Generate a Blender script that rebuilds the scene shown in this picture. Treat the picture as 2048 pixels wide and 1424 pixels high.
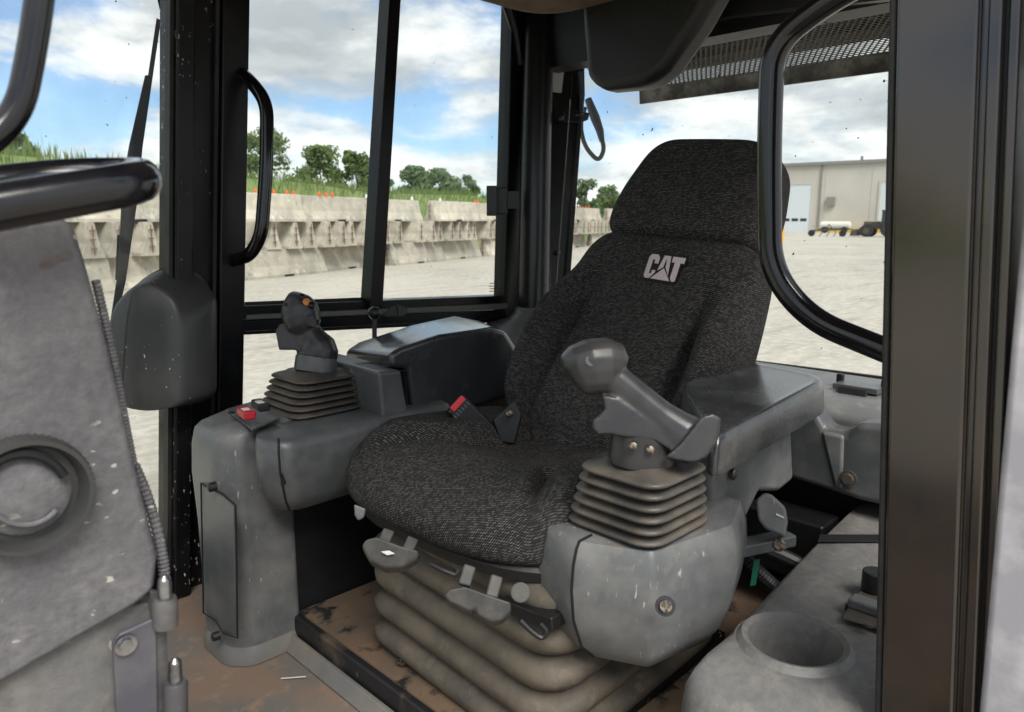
import bpy, bmesh, math, random
from mathutils import Vector, Matrix, noise as mnoise
R = math.radians
rnd = random.Random(7)
sc = bpy.context.scene
for o in list(bpy.data.objects): bpy.data.objects.remove(o)

# ------------------------------------------------------------------ camera
# X runs to the rear of the machine, Y across it (away from the open door), Z up, ground at 0
FPX, PITCH, EYE, S2 = 1480.0, math.atan(272 / 1480.0), 1.67, math.sqrt(.5)
cam = bpy.data.objects.new('camera', bpy.data.cameras.new('camera'))
sc.collection.objects.link(cam)
cam.data.sensor_width = 36; cam.data.lens = FPX / 2048 * 36
cam.data.clip_start = .02; cam.data.clip_end = 3000
cam.location = (0, 0, EYE)
cam.rotation_euler = (R(90) - PITCH, 0, R(-45))
cam.data.dof.use_dof = True; cam.data.dof.focus_distance = 1.25; cam.data.dof.aperture_fstop = 10
sc.camera = cam

# ------------------------------------------------------------------ light
SUN_EL, SUN_AZ = R(52), R(246)          # azimuth in the XY plane: where the sun stands
sun = bpy.data.objects.new('sun', bpy.data.lights.new('sun', 'SUN'))
sc.collection.objects.link(sun)
sun.data.energy = 1.4; sun.data.angle = R(32); sun.data.color = (1, .955, .89)
sd = Vector((math.cos(SUN_EL) * math.cos(SUN_AZ), math.cos(SUN_EL) * math.sin(SUN_AZ), math.sin(SUN_EL)))
sun.rotation_euler = sd.to_track_quat('Z', 'Y').to_euler()
sun.location = (-4, -6, 12)
w = bpy.data.worlds.new('World'); sc.world = w; w.use_nodes = True
nt = w.node_tree; N = nt.nodes; L = nt.links
for n in list(N): N.remove(n)
def wn(t, **k):
    n = N.new(t)
    for a, b in k.items(): setattr(n, a, b)
    return n
wout = wn('ShaderNodeOutputWorld'); bg = wn('ShaderNodeBackground'); bg.inputs[1].default_value = .041
L.new(bg.outputs[0], wout.inputs[0])
sky = wn('ShaderNodeTexSky', sky_type='NISHITA', sun_disc=False, sun_elevation=SUN_EL,
         sun_rotation=math.atan2(sd.x, sd.y), air_density=1.0, dust_density=.2, ozone_density=1.5)
tc = wn('ShaderNodeTexCoord')
sep = wn('ShaderNodeSeparateXYZ'); L.new(tc.outputs['Generated'], sep.inputs[0])
def wmath(op, a, b=None, clamp=False):
    n = wn('ShaderNodeMath', operation=op); n.use_clamp = clamp
    for i, v in enumerate((a, b)):
        if v is None: continue
        if isinstance(v, (int, float)): n.inputs[i].default_value = v
        else: L.new(v, n.inputs[i])
    return n.outputs[0]
# cloud space: the view direction, squeezed towards the horizon so that far clouds flatten
comb = wn('ShaderNodeCombineXYZ')
zs_ = wmath('POWER', wmath('ADD', wmath('MAXIMUM', sep.outputs[2], 0.0), .03), .72)
L.new(sep.outputs[0], comb.inputs[0]); L.new(sep.outputs[1], comb.inputs[1]); L.new(wmath('MULTIPLY', zs_, 2.3), comb.inputs[2])
def wnoise(scale, detail, rough, off, dist=0.0):
    mp = wn('ShaderNodeMapping'); mp.inputs['Location'].default_value = off
    L.new(comb.outputs[0], mp.inputs[0])
    n = wn('ShaderNodeTexNoise'); n.inputs['Scale'].default_value = scale; n.inputs['Detail'].default_value = detail
    n.inputs['Roughness'].default_value = rough; n.inputs['Distortion'].default_value = dist
    L.new(mp.outputs[0], n.inputs['Vector']); return n.outputs['Fac']
def wramp(fac, stops):
    r = wn('ShaderNodeValToRGB'); L.new(fac, r.inputs[0]); e = r.color_ramp.elements
    while len(e) < len(stops): e.new(.5)
    for el, (p, c) in zip(e, stops): el.position = p; el.color = (*c, 1) if len(c) == 3 else c
    return r.outputs[0]
CLOUD_OFF = (8.3, 2.9, .4)
big = wnoise(2.3, 4, .5, CLOUD_OFF, .15); fine_ = wnoise(7.0, 10, .58, (CLOUD_OFF[0] * 2, 4.4, 0), .2)
dens = wmath('ADD', wmath('MULTIPLY', big, .64), wmath('MULTIPLY', fine_, .36))
cov = wramp(dens, [(.42, (.2, .2, .2)), (.465, (.75, .75, .75)), (.51, (1, 1, 1))])
lump = wmath('ADD', wmath('MULTIPLY', wnoise(4.2, 8, .6, (CLOUD_OFF[0] + 5.4, CLOUD_OFF[1] + 2.2, .12), .15), .62), wmath('MULTIPLY', fine_, .38))
shade = wramp(lump, [(.40, (4.4, 4.7, 5.0)), (.47, (5.6, 5.85, 6.1)), (.52, (7.5, 7.6, 7.65)), (.58, (9.2, 9.2, 9.1))])
skyc = wn('ShaderNodeMix', data_type='RGBA', blend_type='MULTIPLY'); skyc.inputs[0].default_value = 1
L.new(sky.outputs[0], skyc.inputs[6]); skyc.inputs[7].default_value = (.78, .96, 1.16, 1)
mix = wn('ShaderNodeMix', data_type='RGBA')
L.new(cov, mix.inputs[0]); L.new(skyc.outputs[2], mix.inputs[6]); L.new(shade, mix.inputs[7])
L.new(mix.outputs[2], bg.inputs[0])
sc.view_settings.view_transform = 'Standard'; sc.view_settings.look = 'None'
sc.view_settings.gamma = 1; sc.view_settings.use_curve_mapping = False
sc.view_settings.exposure = 1.75
sc.cycles.use_denoising = True
sc.cycles.max_bounces = 8; sc.cycles.transparent_max_bounces = 16; sc.cycles.caustics_reflective = False
sc.cycles.caustics_refractive = False; sc.cycles.sample_clamp_indirect = 4

# ------------------------------------------------------------------ helpers
def ray(px, py):
    u = (px - 1024) / FPX; v = (712 - py) / FPX
    c, s = math.cos(PITCH), math.sin(PITCH)
    b = c + v * s
    return Vector((S2 * (u + b), S2 * (b - u), -s + v * c))
def at(px, py, X=None, Y=None, Z=None, t=None):
    """a point of the photograph at a known plane of the place (or depth)"""
    d = ray(px, py)
    if X is not None: t = X / d.x
    if Y is not None: t = Y / d.y
    if Z is not None: t = (Z - EYE) / d.z
    return Vector((0, 0, EYE)) + d * t
COL = sc.collection
MT = {}
def mesh(name, vf, mat, parent=None, bevel=0, seg=2, sub=0, ang=35, uv=None, kind=None):
    verts, faces = vf[0], vf[1]
    me = bpy.data.meshes.new(name)
    me.from_pydata([tuple(v) for v in verts], [], faces)
    bm = bmesh.new(); bm.from_mesh(me)
    bmesh.ops.recalc_face_normals(bm, faces=bm.faces)
    if uv is not None:
        lay = bm.loops.layers.uv.new('UVMap'); bm.verts.index_update()
        for f in bm.faces:
            for l in f.loops: l[lay].uv = uv[l.vert.index]
    bm.to_mesh(me); bm.free()
    for p in me.polygons: p.use_smooth = True
    if ang < 180 and not sub and not bevel: me.set_sharp_from_angle(angle=R(ang))
    if mat: me.materials.append(MT[mat] if isinstance(mat, str) else mat)
    o = bpy.data.objects.new(name, me); COL.objects.link(o)
    if bevel:
        m = o.modifiers.new('bevel', 'BEVEL'); m.width = bevel; m.segments = seg; m.limit_method = 'ANGLE'; m.angle_limit = R(28)
        m.harden_normals = True
    if sub:
        m = o.modifiers.new('sub', 'SUBSURF'); m.levels = sub; m.render_levels = sub
    if parent is not None: adopt(o, parent)
    if kind: o['kind'] = kind
    return o
def adopt(o, parent):
    o.parent = parent
    base = parent
    tot = Vector((0, 0, 0))
    while base is not None:
        tot += base.location; 
        if base.parent is not None: tot += base.matrix_parent_inverse.translation
        base = base.parent
    o.matrix_parent_inverse = Matrix.Translation(-tot)
def thing(name, label, cat, loc, group=None):
    o = bpy.data.objects.new(name, None); COL.objects.link(o); o.location = loc; o.empty_display_size = .1
    o['label'] = label; o['category'] = cat
    if group: o['group'] = group
    return o
def tag(o, label, cat, group=None):
    o['label'] = label; o['category'] = cat
    if group: o['group'] = group
    return o
def struct(o): o['kind'] = 'structure'; return o
def join(*vfs):
    V, F = [], []
    for v, f in vfs:
        n = len(V); V += [Vector(p) for p in v]; F += [tuple(i + n for i in q) for q in f]
    return V, F
def box(x0, x1, y0, y1, z0, z1, sh=(0, 0), zref=0):
    """box, optionally sheared so that it leans by sh per metre of height"""
    V = []
    for z in (z0, z1):
        for x, y in ((x0, y0), (x1, y0), (x1, y1), (x0, y1)):
            V.append(Vector((x + sh[0] * (z - zref), y + sh[1] * (z - zref), z)))
    return V, [(0, 3, 2, 1), (4, 5, 6, 7), (0, 1, 5, 4), (1, 2, 6, 5), (2, 3, 7, 6), (3, 0, 4, 7)]
def obox(c, s, ax, up=(0, 0, 1)):
    """box of size s at c with its x axis along ax"""
    ax = Vector(ax).normalized(); u = Vector(up); y = u.cross(ax).normalized(); z = ax.cross(y)
    V = []
    for k in (-.5, .5):
        for i, j in ((-.5, -.5), (.5, -.5), (.5, .5), (-.5, .5)):
            V.append(Vector(c) + ax * s[0] * i + y * s[1] * j + z * s[2] * k)
    return V, box(0, 1, 0, 1, 0, 1)[1]
def prism(pts, ext):
    n = len(pts); e = Vector(ext)
    V = [Vector(p) for p in pts] + [Vector(p) + e for p in pts]
    return V, [tuple(range(n))[::-1], tuple(range(n, 2 * n))] + [(i, (i + 1) % n, n + (i + 1) % n, n + i) for i in range(n)]
def loft(rings, cap=(True, True), closed=True):
    n = len(rings[0]); V = [Vector(p) for r in rings for p in r]; F = []
    for k in range(len(rings) - 1):
        for i in range(n if closed else n - 1):
            j = (i + 1) % n
            F.append((k * n + i, k * n + j, (k + 1) * n + j, (k + 1) * n + i))
    if cap[0]: F.append(tuple(range(n))[::-1])
    if cap[1]: F.append(tuple(range((len(rings) - 1) * n, len(rings) * n)))
    return V, F
def fillet(pts, r, n=6):
    pts = [Vector(p) for p in pts]; out = [pts[0]]
    for a, b, c in zip(pts, pts[1:], pts[2:]):
        d1 = (a - b); d2 = (c - b); l = min(r, d1.length * .49, d2.length * .49)
        p, q = b + d1.normalized() * l, b + d2.normalized() * l
        for i in range(n + 1):
            t = i / n; out.append(p * (1 - t) ** 2 + b * 2 * t * (1 - t) + q * t * t)
    return out + [pts[-1]]
def tube(path, r, n=12, cap=True, ref=None, sq=1.0):
    """sweep a circle along a path; r may be a list"""
    path = [Vector(p) for p in path]; rings = []
    up = Vector(ref) if ref else Vector((.13, .21, 1))
    for i, p in enumerate(path):
        a = path[max(i - 1, 0)]; b = path[min(i + 1, len(path) - 1)]
        d = (b - a).normalized(); x = up.cross(d)
        if x.length < 1e-4: x = Vector((1, 0, 0)).cross(d)
        x.normalize(); y = d.cross(x); up = y
        rr = r[i] if isinstance(r, (list, tuple)) else r
        rings.append([p + x * rr * math.cos(2 * math.pi * k / n) + y * rr * sq * math.sin(2 * math.pi * k / n) for k in range(n)])
    return loft(rings, (cap, cap))
def rpoly(pts, r, n=4):
    """closed 2D polygon with rounded corners"""
    out = []; m = len(pts); rs = r if isinstance(r, (list, tuple)) else [r] * m
    for i in range(m):
        a, b, c = Vector(pts[i - 1]), Vector(pts[i]), Vector(pts[(i + 1) % m])
        d1, d2 = a - b, c - b; l = min(rs[i], d1.length * .49, d2.length * .49)
        p, q = b + d1.normalized() * l, b + d2.normalized() * l
        for k in range(n + 1):
            t = k / n; out.append(p * (1 - t) ** 2 + b * 2 * t * (1 - t) + q * t * t)
    return out
def zloft(levels, r, n=4):
    """levels: (z or z-function, 2D polygon)"""
    rings = []
    for z, poly in levels:
        rings.append([Vector((p.x, p.y, z(p) if callable(z) else z)) for p in rpoly(poly, r, n)])
    return loft(rings)
def scalepoly(poly, s, c=None):
    if c is None: c = (sum(p[0] for p in poly) / len(poly), sum(p[1] for p in poly) / len(poly))
    sx, sy = (s, s) if not isinstance(s, tuple) else s
    return [(c[0] + (p[0] - c[0]) * sx, c[1] + (p[1] - c[1]) * sy) for p in poly]
def disc(c, nrm, r, h, n=16, dome=0):
    nrm = Vector(nrm).normalized(); c = Vector(c)
    x = nrm.orthogonal().normalized(); y = nrm.cross(x)
    def ring(rr, hh): return [c + nrm * hh + x * rr * math.cos(2 * math.pi * k / n) + y * rr * math.sin(2 * math.pi * k / n) for k in range(n)]
    rings = [ring(r, 0), ring(r, h)]
    if dome: rings += [ring(r * .8, h + dome * .6), ring(r * .4, h + dome)]
    return loft(rings)
def ball(c, rx, ry=None, rz=None, n=16, m=10):
    ry = ry or rx; rz = rz or rx; c = Vector(c)
    rings = []
    for k in range(1, m):
        a = math.pi * k / m - math.pi / 2
        rings.append([c + Vector((rx * math.cos(a) * math.cos(2 * math.pi * i / n), ry * math.cos(a) * math.sin(2 * math.pi * i / n), rz * math.sin(a))) for i in range(n)])
    return loft(rings)

# ------------------------------------------------------------------ materials
def mat(name, base, rough=.5, col2=None, scale=6, lo=.45, hi=.62, metallic=0, bump=0, bscale=300,
        flecks=None, fscale=55, fthr=.78, fstretch=(1, 1, .35), spec=.5, rvar=0, col3=None, scale3=40, lo3=.55, hi3=.7, detail=6, coat=0):
    m = bpy.data.materials.new(name); m.use_nodes = True; MT[name] = m
    t = m.node_tree; n = t.nodes; l = t.links; b = n['Principled BSDF']
    b.inputs['Base Color'].default_value = (*base, 1); b.inputs['Roughness'].default_value = rough
    b.inputs['Metallic'].default_value = metallic; b.inputs['Specular IOR Level'].default_value = spec
    if coat: b.inputs['Coat Weight'].default_value = coat; b.inputs['Coat Roughness'].default_value = .12
    co = n.new('ShaderNodeTexCoord').outputs['Object']
    def nz(sc_, det=6, rg=.6, stretch=None):
        x = n.new('ShaderNodeTexNoise'); x.inputs['Scale'].default_value = sc_; x.inputs['Detail'].default_value = det; x.inputs['Roughness'].default_value = rg
        if stretch:
            mp = n.new('ShaderNodeMapping'); mp.inputs['Scale'].default_value = stretch; l.new(co, mp.inputs[0]); l.new(mp.outputs[0], x.inputs['Vector'])
        else: l.new(co, x.inputs['Vector'])
        return x.outputs['Fac']
    def rmp(f, a, c):
        r = n.new('ShaderNodeMapRange'); r.inputs[1].default_value = a; r.inputs[2].default_value = c; l.new(f, r.inputs[0]); return r.outputs[0]
    def mx(f, a, c):
        x = n.new('ShaderNodeMix'); x.data_type = 'RGBA'; l.new(f, x.inputs[0])
        for i, v in ((6, a), (7, c)):
            if isinstance(v, tuple): x.inputs[i].default_value = (*v, 1)
            else: l.new(v, x.inputs[i])
        return x.outputs[2]
    c = base
    if col2: f2 = rmp(nz(scale, detail), lo, hi); c = mx(f2, c, col2)
    if col3: c = mx(rmp(nz(scale3, 5), lo3, hi3), c, col3)
    if flecks and fscale > 20:
        fm = n.new('ShaderNodeMath'); fm.operation = 'MULTIPLY'; l.new(rmp(nz(fscale, 2, .5, fstretch), fthr, fthr + .03), fm.inputs[0]); l.new(rmp(nz(9, 3), .47, .56), fm.inputs[1])
        c = mx(fm.outputs[0], c, flecks)
    elif flecks: c = mx(rmp(nz(fscale, 2 if fscale > 20 else 7, .5 if fscale > 20 else .62, fstretch), fthr, fthr + (.03 if fscale > 20 else .16)), c, flecks)
    if not isinstance(c, tuple): l.new(c, b.inputs['Base Color'])
    if rvar and col2:
        r = n.new('ShaderNodeMapRange'); r.inputs[3].default_value = rough; r.inputs[4].default_value = rough + rvar; l.new(f2, r.inputs[0]); l.new(r.outputs[0], b.inputs['Roughness'])
    if bump:
        bp = n.new('ShaderNodeBump'); bp.inputs['Strength'].default_value = bump; bp.inputs['Distance'].default_value = .002
        l.new(nz(bscale, 4), bp.inputs['Height']); l.new(bp.outputs[0], b.inputs['Normal'])
    return m
mat('plastic', (.115, .122, .124), .34, (.20, .20, .195), 11, .42, .68, bump=.15, bscale=700, rvar=.15, flecks=(.36, .35, .33), fscale=170, fthr=.685, fstretch=(1, 1, .25), col3=(.17, .16, .145), scale3=45)
mat('plastic_clean', (.08, .087, .091), .32, (.125, .126, .123), 18, .45, .7, bump=.12, bscale=900, rvar=.12)
mat('shelf', (.17, .175, .172), .38, (.12, .125, .125), 9, .42, .66, bump=.1, bscale=500, col3=(.21, .2, .18), scale3=40)
mat('cover', (.04, .042, .042), .33, (.062, .06, .057), 7, .45, .7, bump=.15, bscale=900, rvar=.12, flecks=(.5, .49, .47), fscale=190, fthr=.70, fstretch=(1, .8, .5))
mat('etch', (.75, .75, .72), .6)
mat('plastic_black', (.009, .0095, .011), .36, (.018, .018, .018), 5, .45, .7, bump=.2, bscale=900, rvar=.15)
mat('armrest', (.034, .038, .042), .22, coat=.5, col2=(.06, .064, .066), scale=5, lo=.45, hi=.7, bump=.1, bscale=650, rvar=.15, col3=(.14, .14, .135), scale3=9, lo3=.58, hi3=.75)
mat('dusty', (.125, .122, .129), .55, (.175, .171, .174), 34, .38, .70, bump=.5, bscale=160, detail=10, flecks=(.45, .43, .39), fscale=150, fthr=.66, fstretch=(.45, 1, .8), col3=(.10, .097, .102), scale3=110, lo3=.42, hi3=.72)
mat('dusty_brown', (.15, .15, .148), .48, (.21, .20, .182), 22, .36, .68, detail=10, bump=.35, bscale=500, col3=(.125, .122, .118), scale3=80, lo3=.42, hi3=.74, flecks=(.4, .38, .34), fscale=170, fthr=.72)
mat('paint', (.005, .0055, .007), .3, spec=.3, col2=(.01, .01, .011), scale=8, lo=.45, hi=.7, flecks=(.28, .27, .25), fscale=60, fthr=.765, rvar=.15)
mat('paint_chipped', (.005, .0055, .006), .35, (.011, .011, .011), 8, .45, .7, spec=.3, flecks=(.5, .49, .47), fscale=150, fthr=.65, fstretch=(1, 1, .45), rvar=.2)
mat('tube_paint', (.006, .006, .008), .16, (.012, .012, .012), 12, .5, .8, spec=.6, rvar=.1)
mat('pad_worn', (.04, .043, .045), .22, (.08, .082, .082), 10, .42, .66, bump=.1, bscale=600, coat=.5, rvar=.1, col3=(.10, .102, .10), scale3=22, flecks=(.3, .3, .28), fscale=150, fthr=.7)
mat('rubber', (.012, .012, .012), .6, (.03, .028, .026), 20, .4, .7)
mat('boot', (.06, .055, .049), .42, (.125, .105, .082), 14, .4, .66, bump=.2, bscale=400, rvar=.2)
mat('bellows', (.125, .103, .076), .7, (.065, .057, .046), 11, .4, .66, bump=.7, bscale=70, col3=(.155, .128, .098), scale3=30)
mat('grip', (.03, .03, .033), .3, (.055, .053, .052), 14, .4, .7, bump=.08, bscale=900, rvar=.15)
mat('screw', (.06, .055, .05), .5, (.25, .2, .15), 200, .45, .6, metallic=.8)
mat('pin_steel', (.42, .42, .43), .35, (.2, .2, .2), 60, .4, .7, metallic=1)
mat('hinge', (.06, .058, .06), .5, (.14, .13, .125), 30, .45, .7, flecks=(.4, .38, .36), fscale=80, fthr=.72)
mat('slate_plate', (.075, .073, .088), .45, (.12, .115, .125), 20, .45, .7, flecks=(.5, .48, .45), fscale=60, fthr=.72)
mat('lever_grey', (.05, .05, .048), .6, (.09, .085, .078), 40, .42, .66)
mat('red_switch', (.42, .012, .025), .35)
mat('orange_button', (.75, .3, .07), .4)
mat('red_buckle', (.6, .04, .05), .4)
mat('white_label', (.72, .72, .7), .5)
mat('floor', (.205, .145, .105), .75, (.15, .135, .12), 6, .45, .6, bump=.5, bscale=200, col3=(.26, .185, .13), scale3=25)
mat('mat_edge', (.14, .14, .135), .6, (.2, .18, .15), 8, .45, .65, bump=.2)
mat('platform', (.16, .105, .067), .75, (.10, .08, .06), 6, .45, .65, bump=.4, bscale=200, col3=(.012, .012, .013), scale3=17, lo3=.57, hi3=.66)
mat('platform_edge', (.012, .012, .014), .5, (.11, .085, .06), 7, .53, .68, flecks=(.25, .22, .19), fscale=70, fthr=.72)
mat('black_sheet', (.007, .007, .009), .45, (.013, .013, .014), 9, .45, .7, flecks=(.2, .2, .2), fscale=42, fthr=.76, fstretch=(1, 1, .6))
mat('headliner', (.17, .105, .062), .9, (.12, .075, .045), 14, .4, .6, bump=.4, bscale=400)
mat('green_tape', (.01, .16, .09), .5)
mat('conduit', (.013, .013, .014), .5)
mat('silver_edge', (.38, .37, .4), .45, (.6, .58, .6), 10, .5, .68, flecks=(.8, .78, .76), fscale=10, fthr=.63, fstretch=(1, 1, .1))
mat('concrete', (.49, .445, .36), .85, (.32, .295, .25), 1.3, .42, .66, bump=.4, bscale=30, col3=(.58, .54, .45), scale3=3.5, flecks=(.2, .185, .16), fscale=6, fthr=.575, fstretch=(1, 1, .25))
_m = MT['concrete']; _t = _m.node_tree; _oi = _t.nodes.new('ShaderNodeObjectInfo'); _hv = _t.nodes.new('ShaderNodeHueSaturation')
_rg = _t.nodes.new('ShaderNodeMapRange'); _rg.inputs[3].default_value = .78; _rg.inputs[4].default_value = 1.12; _t.links.new(_oi.outputs['Random'], _rg.inputs[0])
_src = _t.nodes['Principled BSDF'].inputs['Base Color'].links[0].from_socket
_t.links.new(_src, _hv.inputs['Color']); _t.links.new(_rg.outputs[0], _hv.inputs['Value']); _t.links.new(_hv.outputs[0], _t.nodes['Principled BSDF'].inputs['Base Color'])
mat('pillar_plastic', (.011, .011, .012), .3, (.02, .02, .02), 5, .45, .7, flecks=(.15, .15, .15), fscale=120, fthr=.72)
mat('lip_metal', (.045, .042, .038), .6, (.16, .15, .13), 18, .45, .65)
mat('smear', (.11, .085, .08), .8, (.14, .115, .11), 120, .4, .6)
mat('duct_black', (.0045, .0045, .005), .5, (.008, .008, .008), 9)
mat('rust', (.16, .07, .035), .8)
mat('marker_orange', (.85, .12, .03), .5)
mat('marker_white', (.8, .8, .78), .5)
mat('bark', (.09, .07, .05), .9)
mat('grass', (.10, .16, .035), .8, (.16, .20, .06), .5, .4, .6)
mat('wall_panel', (.52, .49, .44), .7, (.47, .45, .41), .2, .4, .6)
mat('door_panel', (.6, .64, .68), .5)
mat('trim_grey', (.22, .21, .2), .6)
mat('yellow', (.62, .36, .03), .5)
mat('post_orange', (.72, .34, .05), .5)
mat('tyre', (.02, .02, .02), .8)
mat('machine_yellow', (.5, .3, .03), .5, (.3, .19, .04), 2)
mat('dark_glass', (.03, .06, .06), .1)
mat('steel_dark', (.07, .06, .05), .6)
mat('bottle_white', (.6, .58, .53), .5)
mat('track_steel', (.06, .05, .045), .6)
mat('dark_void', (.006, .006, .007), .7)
mat('post_paint_reflection', (.012, .0095, .008), .14, coat=.9, spec=.5, col2=(.03, .02, .012), scale=6, lo=.45, hi=.7, flecks=(.3, .29, .27), fscale=45, fthr=.775, rvar=.12)  # black paint; brown of base and patches is a reflection put into the colour

def leafmat(name, c1, c2):
    m = mat(name, c1, .6, c2, 1.1, .4, .6)
    b = m.node_tree.nodes['Principled BSDF']
    tr = m.node_tree.nodes.new('ShaderNodeBsdfTranslucent'); tr.inputs[0].default_value = (*[min(1, v * 1.6) for v in c2], 1)
    ms = m.node_tree.nodes.new('ShaderNodeMixShader'); ms.inputs[0].default_value = .45
    m.node_tree.links.new(b.outputs[0], ms.inputs[1]); m.node_tree.links.new(tr.outputs[0], ms.inputs[2])
    m.node_tree.links.new(ms.outputs[0], m.node_tree.nodes['Material Output'].inputs[0])
leafmat('leaf', (.095, .15, .045), (.15, .21, .07))
leafmat('leaf_far', (.10, .16, .065), (.15, .215, .095))
leafmat('blade', (.10, .16, .035), (.17, .22, .07))

def ground_mat():
    streak = dict(flecks=(.24, .215, .18), fscale=3.2, fthr=.545, fstretch=(.14, .9, 1))
    m = mat('gravel', (.39, .36, .31), .9, (.30, .275, .235), .22, .40, .66, bump=1.0, bscale=14, col3=(.46, .43, .37), scale3=7, lo3=.42, hi3=.62, **streak)
ground_mat()

def glass_mat(name, tint=(.96, .98, .97), dirt=.74, film=.035):
    m = bpy.data.materials.new(name); m.use_nodes = True; MT[name] = m
    t = m.node_tree; n = t.nodes; l = t.links
    for x in list(n): n.remove(x)
    out = n.new('ShaderNodeOutputMaterial'); tr = n.new('ShaderNodeBsdfTransparent'); tr.inputs[0].default_value = (*tint, 1)
    gl = n.new('ShaderNodeBsdfGlossy'); gl.inputs['Roughness'].default_value = .01
    fr = n.new('ShaderNodeFresnel'); fr.inputs[0].default_value = 1.22
    a = n.new('ShaderNodeMixShader'); l.new(fr.outputs[0], a.inputs[0]); l.new(tr.outputs[0], a.inputs[1]); l.new(gl.outputs[0], a.inputs[2])
    co = n.new('ShaderNodeTexCoord')
    nz = n.new('ShaderNodeTexNoise'); nz.inputs['Scale'].default_value = 70; nz.inputs['Detail'].default_value = 2; l.new(co.outputs['Object'], nz.inputs['Vector'])
    r1 = n.new('ShaderNodeMapRange'); r1.inputs[1].default_value = dirt; r1.inputs[2].default_value = dirt + .02; l.new(nz.outputs['Fac'], r1.inputs[0])
    nf = n.new('ShaderNodeTexNoise'); nf.inputs['Scale'].default_value = 5; nf.inputs['Detail'].default_value = 7; l.new(co.outputs['Object'], nf.inputs['Vector'])
    r2 = n.new('ShaderNodeMapRange'); r2.inputs[1].default_value = .4; r2.inputs[2].default_value = .75; r2.inputs[4].default_value = film * 3; l.new(nf.outputs['Fac'], r2.inputs[0])
    d1 = n.new('ShaderNodeBsdfDiffuse'); d1.inputs[0].default_value = (.5, .49, .46, 1)
    b = n.new('ShaderNodeMixShader'); l.new(r2.outputs[0], b.inputs[0]); l.new(a.outputs[0], b.inputs[1]); l.new(d1.outputs[0], b.inputs[2])
    d2 = n.new('ShaderNodeBsdfDiffuse'); d2.inputs[0].default_value = (.04, .04, .035, 1)
    c = n.new('ShaderNodeMixShader'); l.new(r1.outputs[0], c.inputs[0]); l.new(b.outputs[0], c.inputs[1]); l.new(d2.outputs[0], c.inputs[2])
    l.new(c.outputs[0], out.inputs[0])
glass_mat('glass_clean', dirt=.79, film=.02)
glass_mat('glass_dirty', dirt=.745, film=.03)
glass_mat('glass_front', dirt=.75, film=.04)

def fabric_mat():
    m = bpy.data.materials.new('fabric'); m.use_nodes = True; MT['fabric'] = m
    t = m.node_tree; n = t.nodes; l = t.links; b = n['Principled BSDF']
    b.inputs['Roughness'].default_value = .9; b.inputs['Specular IOR Level'].default_value = .15
    uv = n.new('ShaderNodeUVMap'); uv.uv_map = 'UVMap'
    def mth(op, a, c=None):
        x = n.new('ShaderNodeMath'); x.operation = op
        for i, v in enumerate((a, c)):
            if v is None: continue
            if isinstance(v, (int, float)): x.inputs[i].default_value = v
            else: l.new(v, x.inputs[i])
        return x.outputs[0]
    wob = n.new('ShaderNodeTexNoise'); wob.inputs['Scale'].default_value = 60; l.new(uv.outputs[0], wob.inputs['Vector'])
    s = n.new('ShaderNodeSeparateXYZ'); l.new(uv.outputs[0], s.inputs[0])
    PIT = 285.0                                          # rows per metre
    row = mth('MULTIPLY', s.outputs[1], PIT)
    rowi = mth('FLOOR', row); rowf = mth('SUBTRACT', row, rowi)
    u = mth('ADD', mth('MULTIPLY', s.outputs[0], PIT * .8), mth('MULTIPLY', rowi, .37))
    ui = mth('FLOOR', u); uf = mth('SUBTRACT', u, ui)
    cb = n.new('ShaderNodeCombineXYZ'); l.new(ui, cb.inputs[0]); l.new(rowi, cb.inputs[1])
    wh = n.new('ShaderNodeTexWhiteNoise'); wh.noise_dimensions = '2D'; l.new(cb.outputs[0], wh.inputs[0])
    # slanted dash in each cell
    dv = mth('ABSOLUTE', mth('SUBTRACT', mth('ADD', rowf, mth('MULTIPLY', mth('SUBTRACT', uf, .5), .45)), .5))
    dash = mth('MULTIPLY', mth('LESS_THAN', dv, .22), mth('LESS_THAN', mth('ABSOLUTE', mth('SUBTRACT', uf, .5)), .40))
    fleck = mth('MULTIPLY', dash, mth('ADD', mth('MULTIPLY', mth('POWER', wh.outputs[0], 1.7), .9), .14))
    fine = n.new('ShaderNodeTexNoise'); fine.inputs['Scale'].default_value = 900; l.new(uv.outputs[0], fine.inputs['Vector'])
    wear = n.new('ShaderNodeTexNoise'); wear.inputs['Scale'].default_value = 5; wear.inputs['Detail'].default_value = 5; l.new(uv.outputs[0], wear.inputs['Vector'])
    wr = n.new('ShaderNodeMapRange'); wr.inputs[1].default_value = .3; wr.inputs[2].default_value = .75; wr.inputs[3].default_value = .75; wr.inputs[4].default_value = 1.3; l.new(wear.outputs['Fac'], wr.inputs[0])
    fl = mth('MULTIPLY', mth('MULTIPLY', fleck, wr.outputs[0]), mth('ADD', mth('MULTIPLY', fine.outputs['Fac'], .9), .5))
    mx = n.new('ShaderNodeMix'); mx.data_type = 'RGBA'; l.new(fl, mx.inputs[0]); mx.clamp_factor = True
    mx.inputs[6].default_value = (.0155, .015, .015, 1); mx.inputs[7].default_value = (.18, .172, .16, 1)
    l.new(mx.outputs[2], b.inputs['Base Color'])
    bp = n.new('ShaderNodeBump'); bp.inputs['Strength'].default_value = .5; bp.inputs['Distance'].default_value = .0015
    l.new(mth('ADD', dash, mth('MULTIPLY', fine.outputs['Fac'], .5)), bp.inputs['Height']); l.new(bp.outputs[0], b.inputs['Normal'])
fabric_mat()

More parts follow.
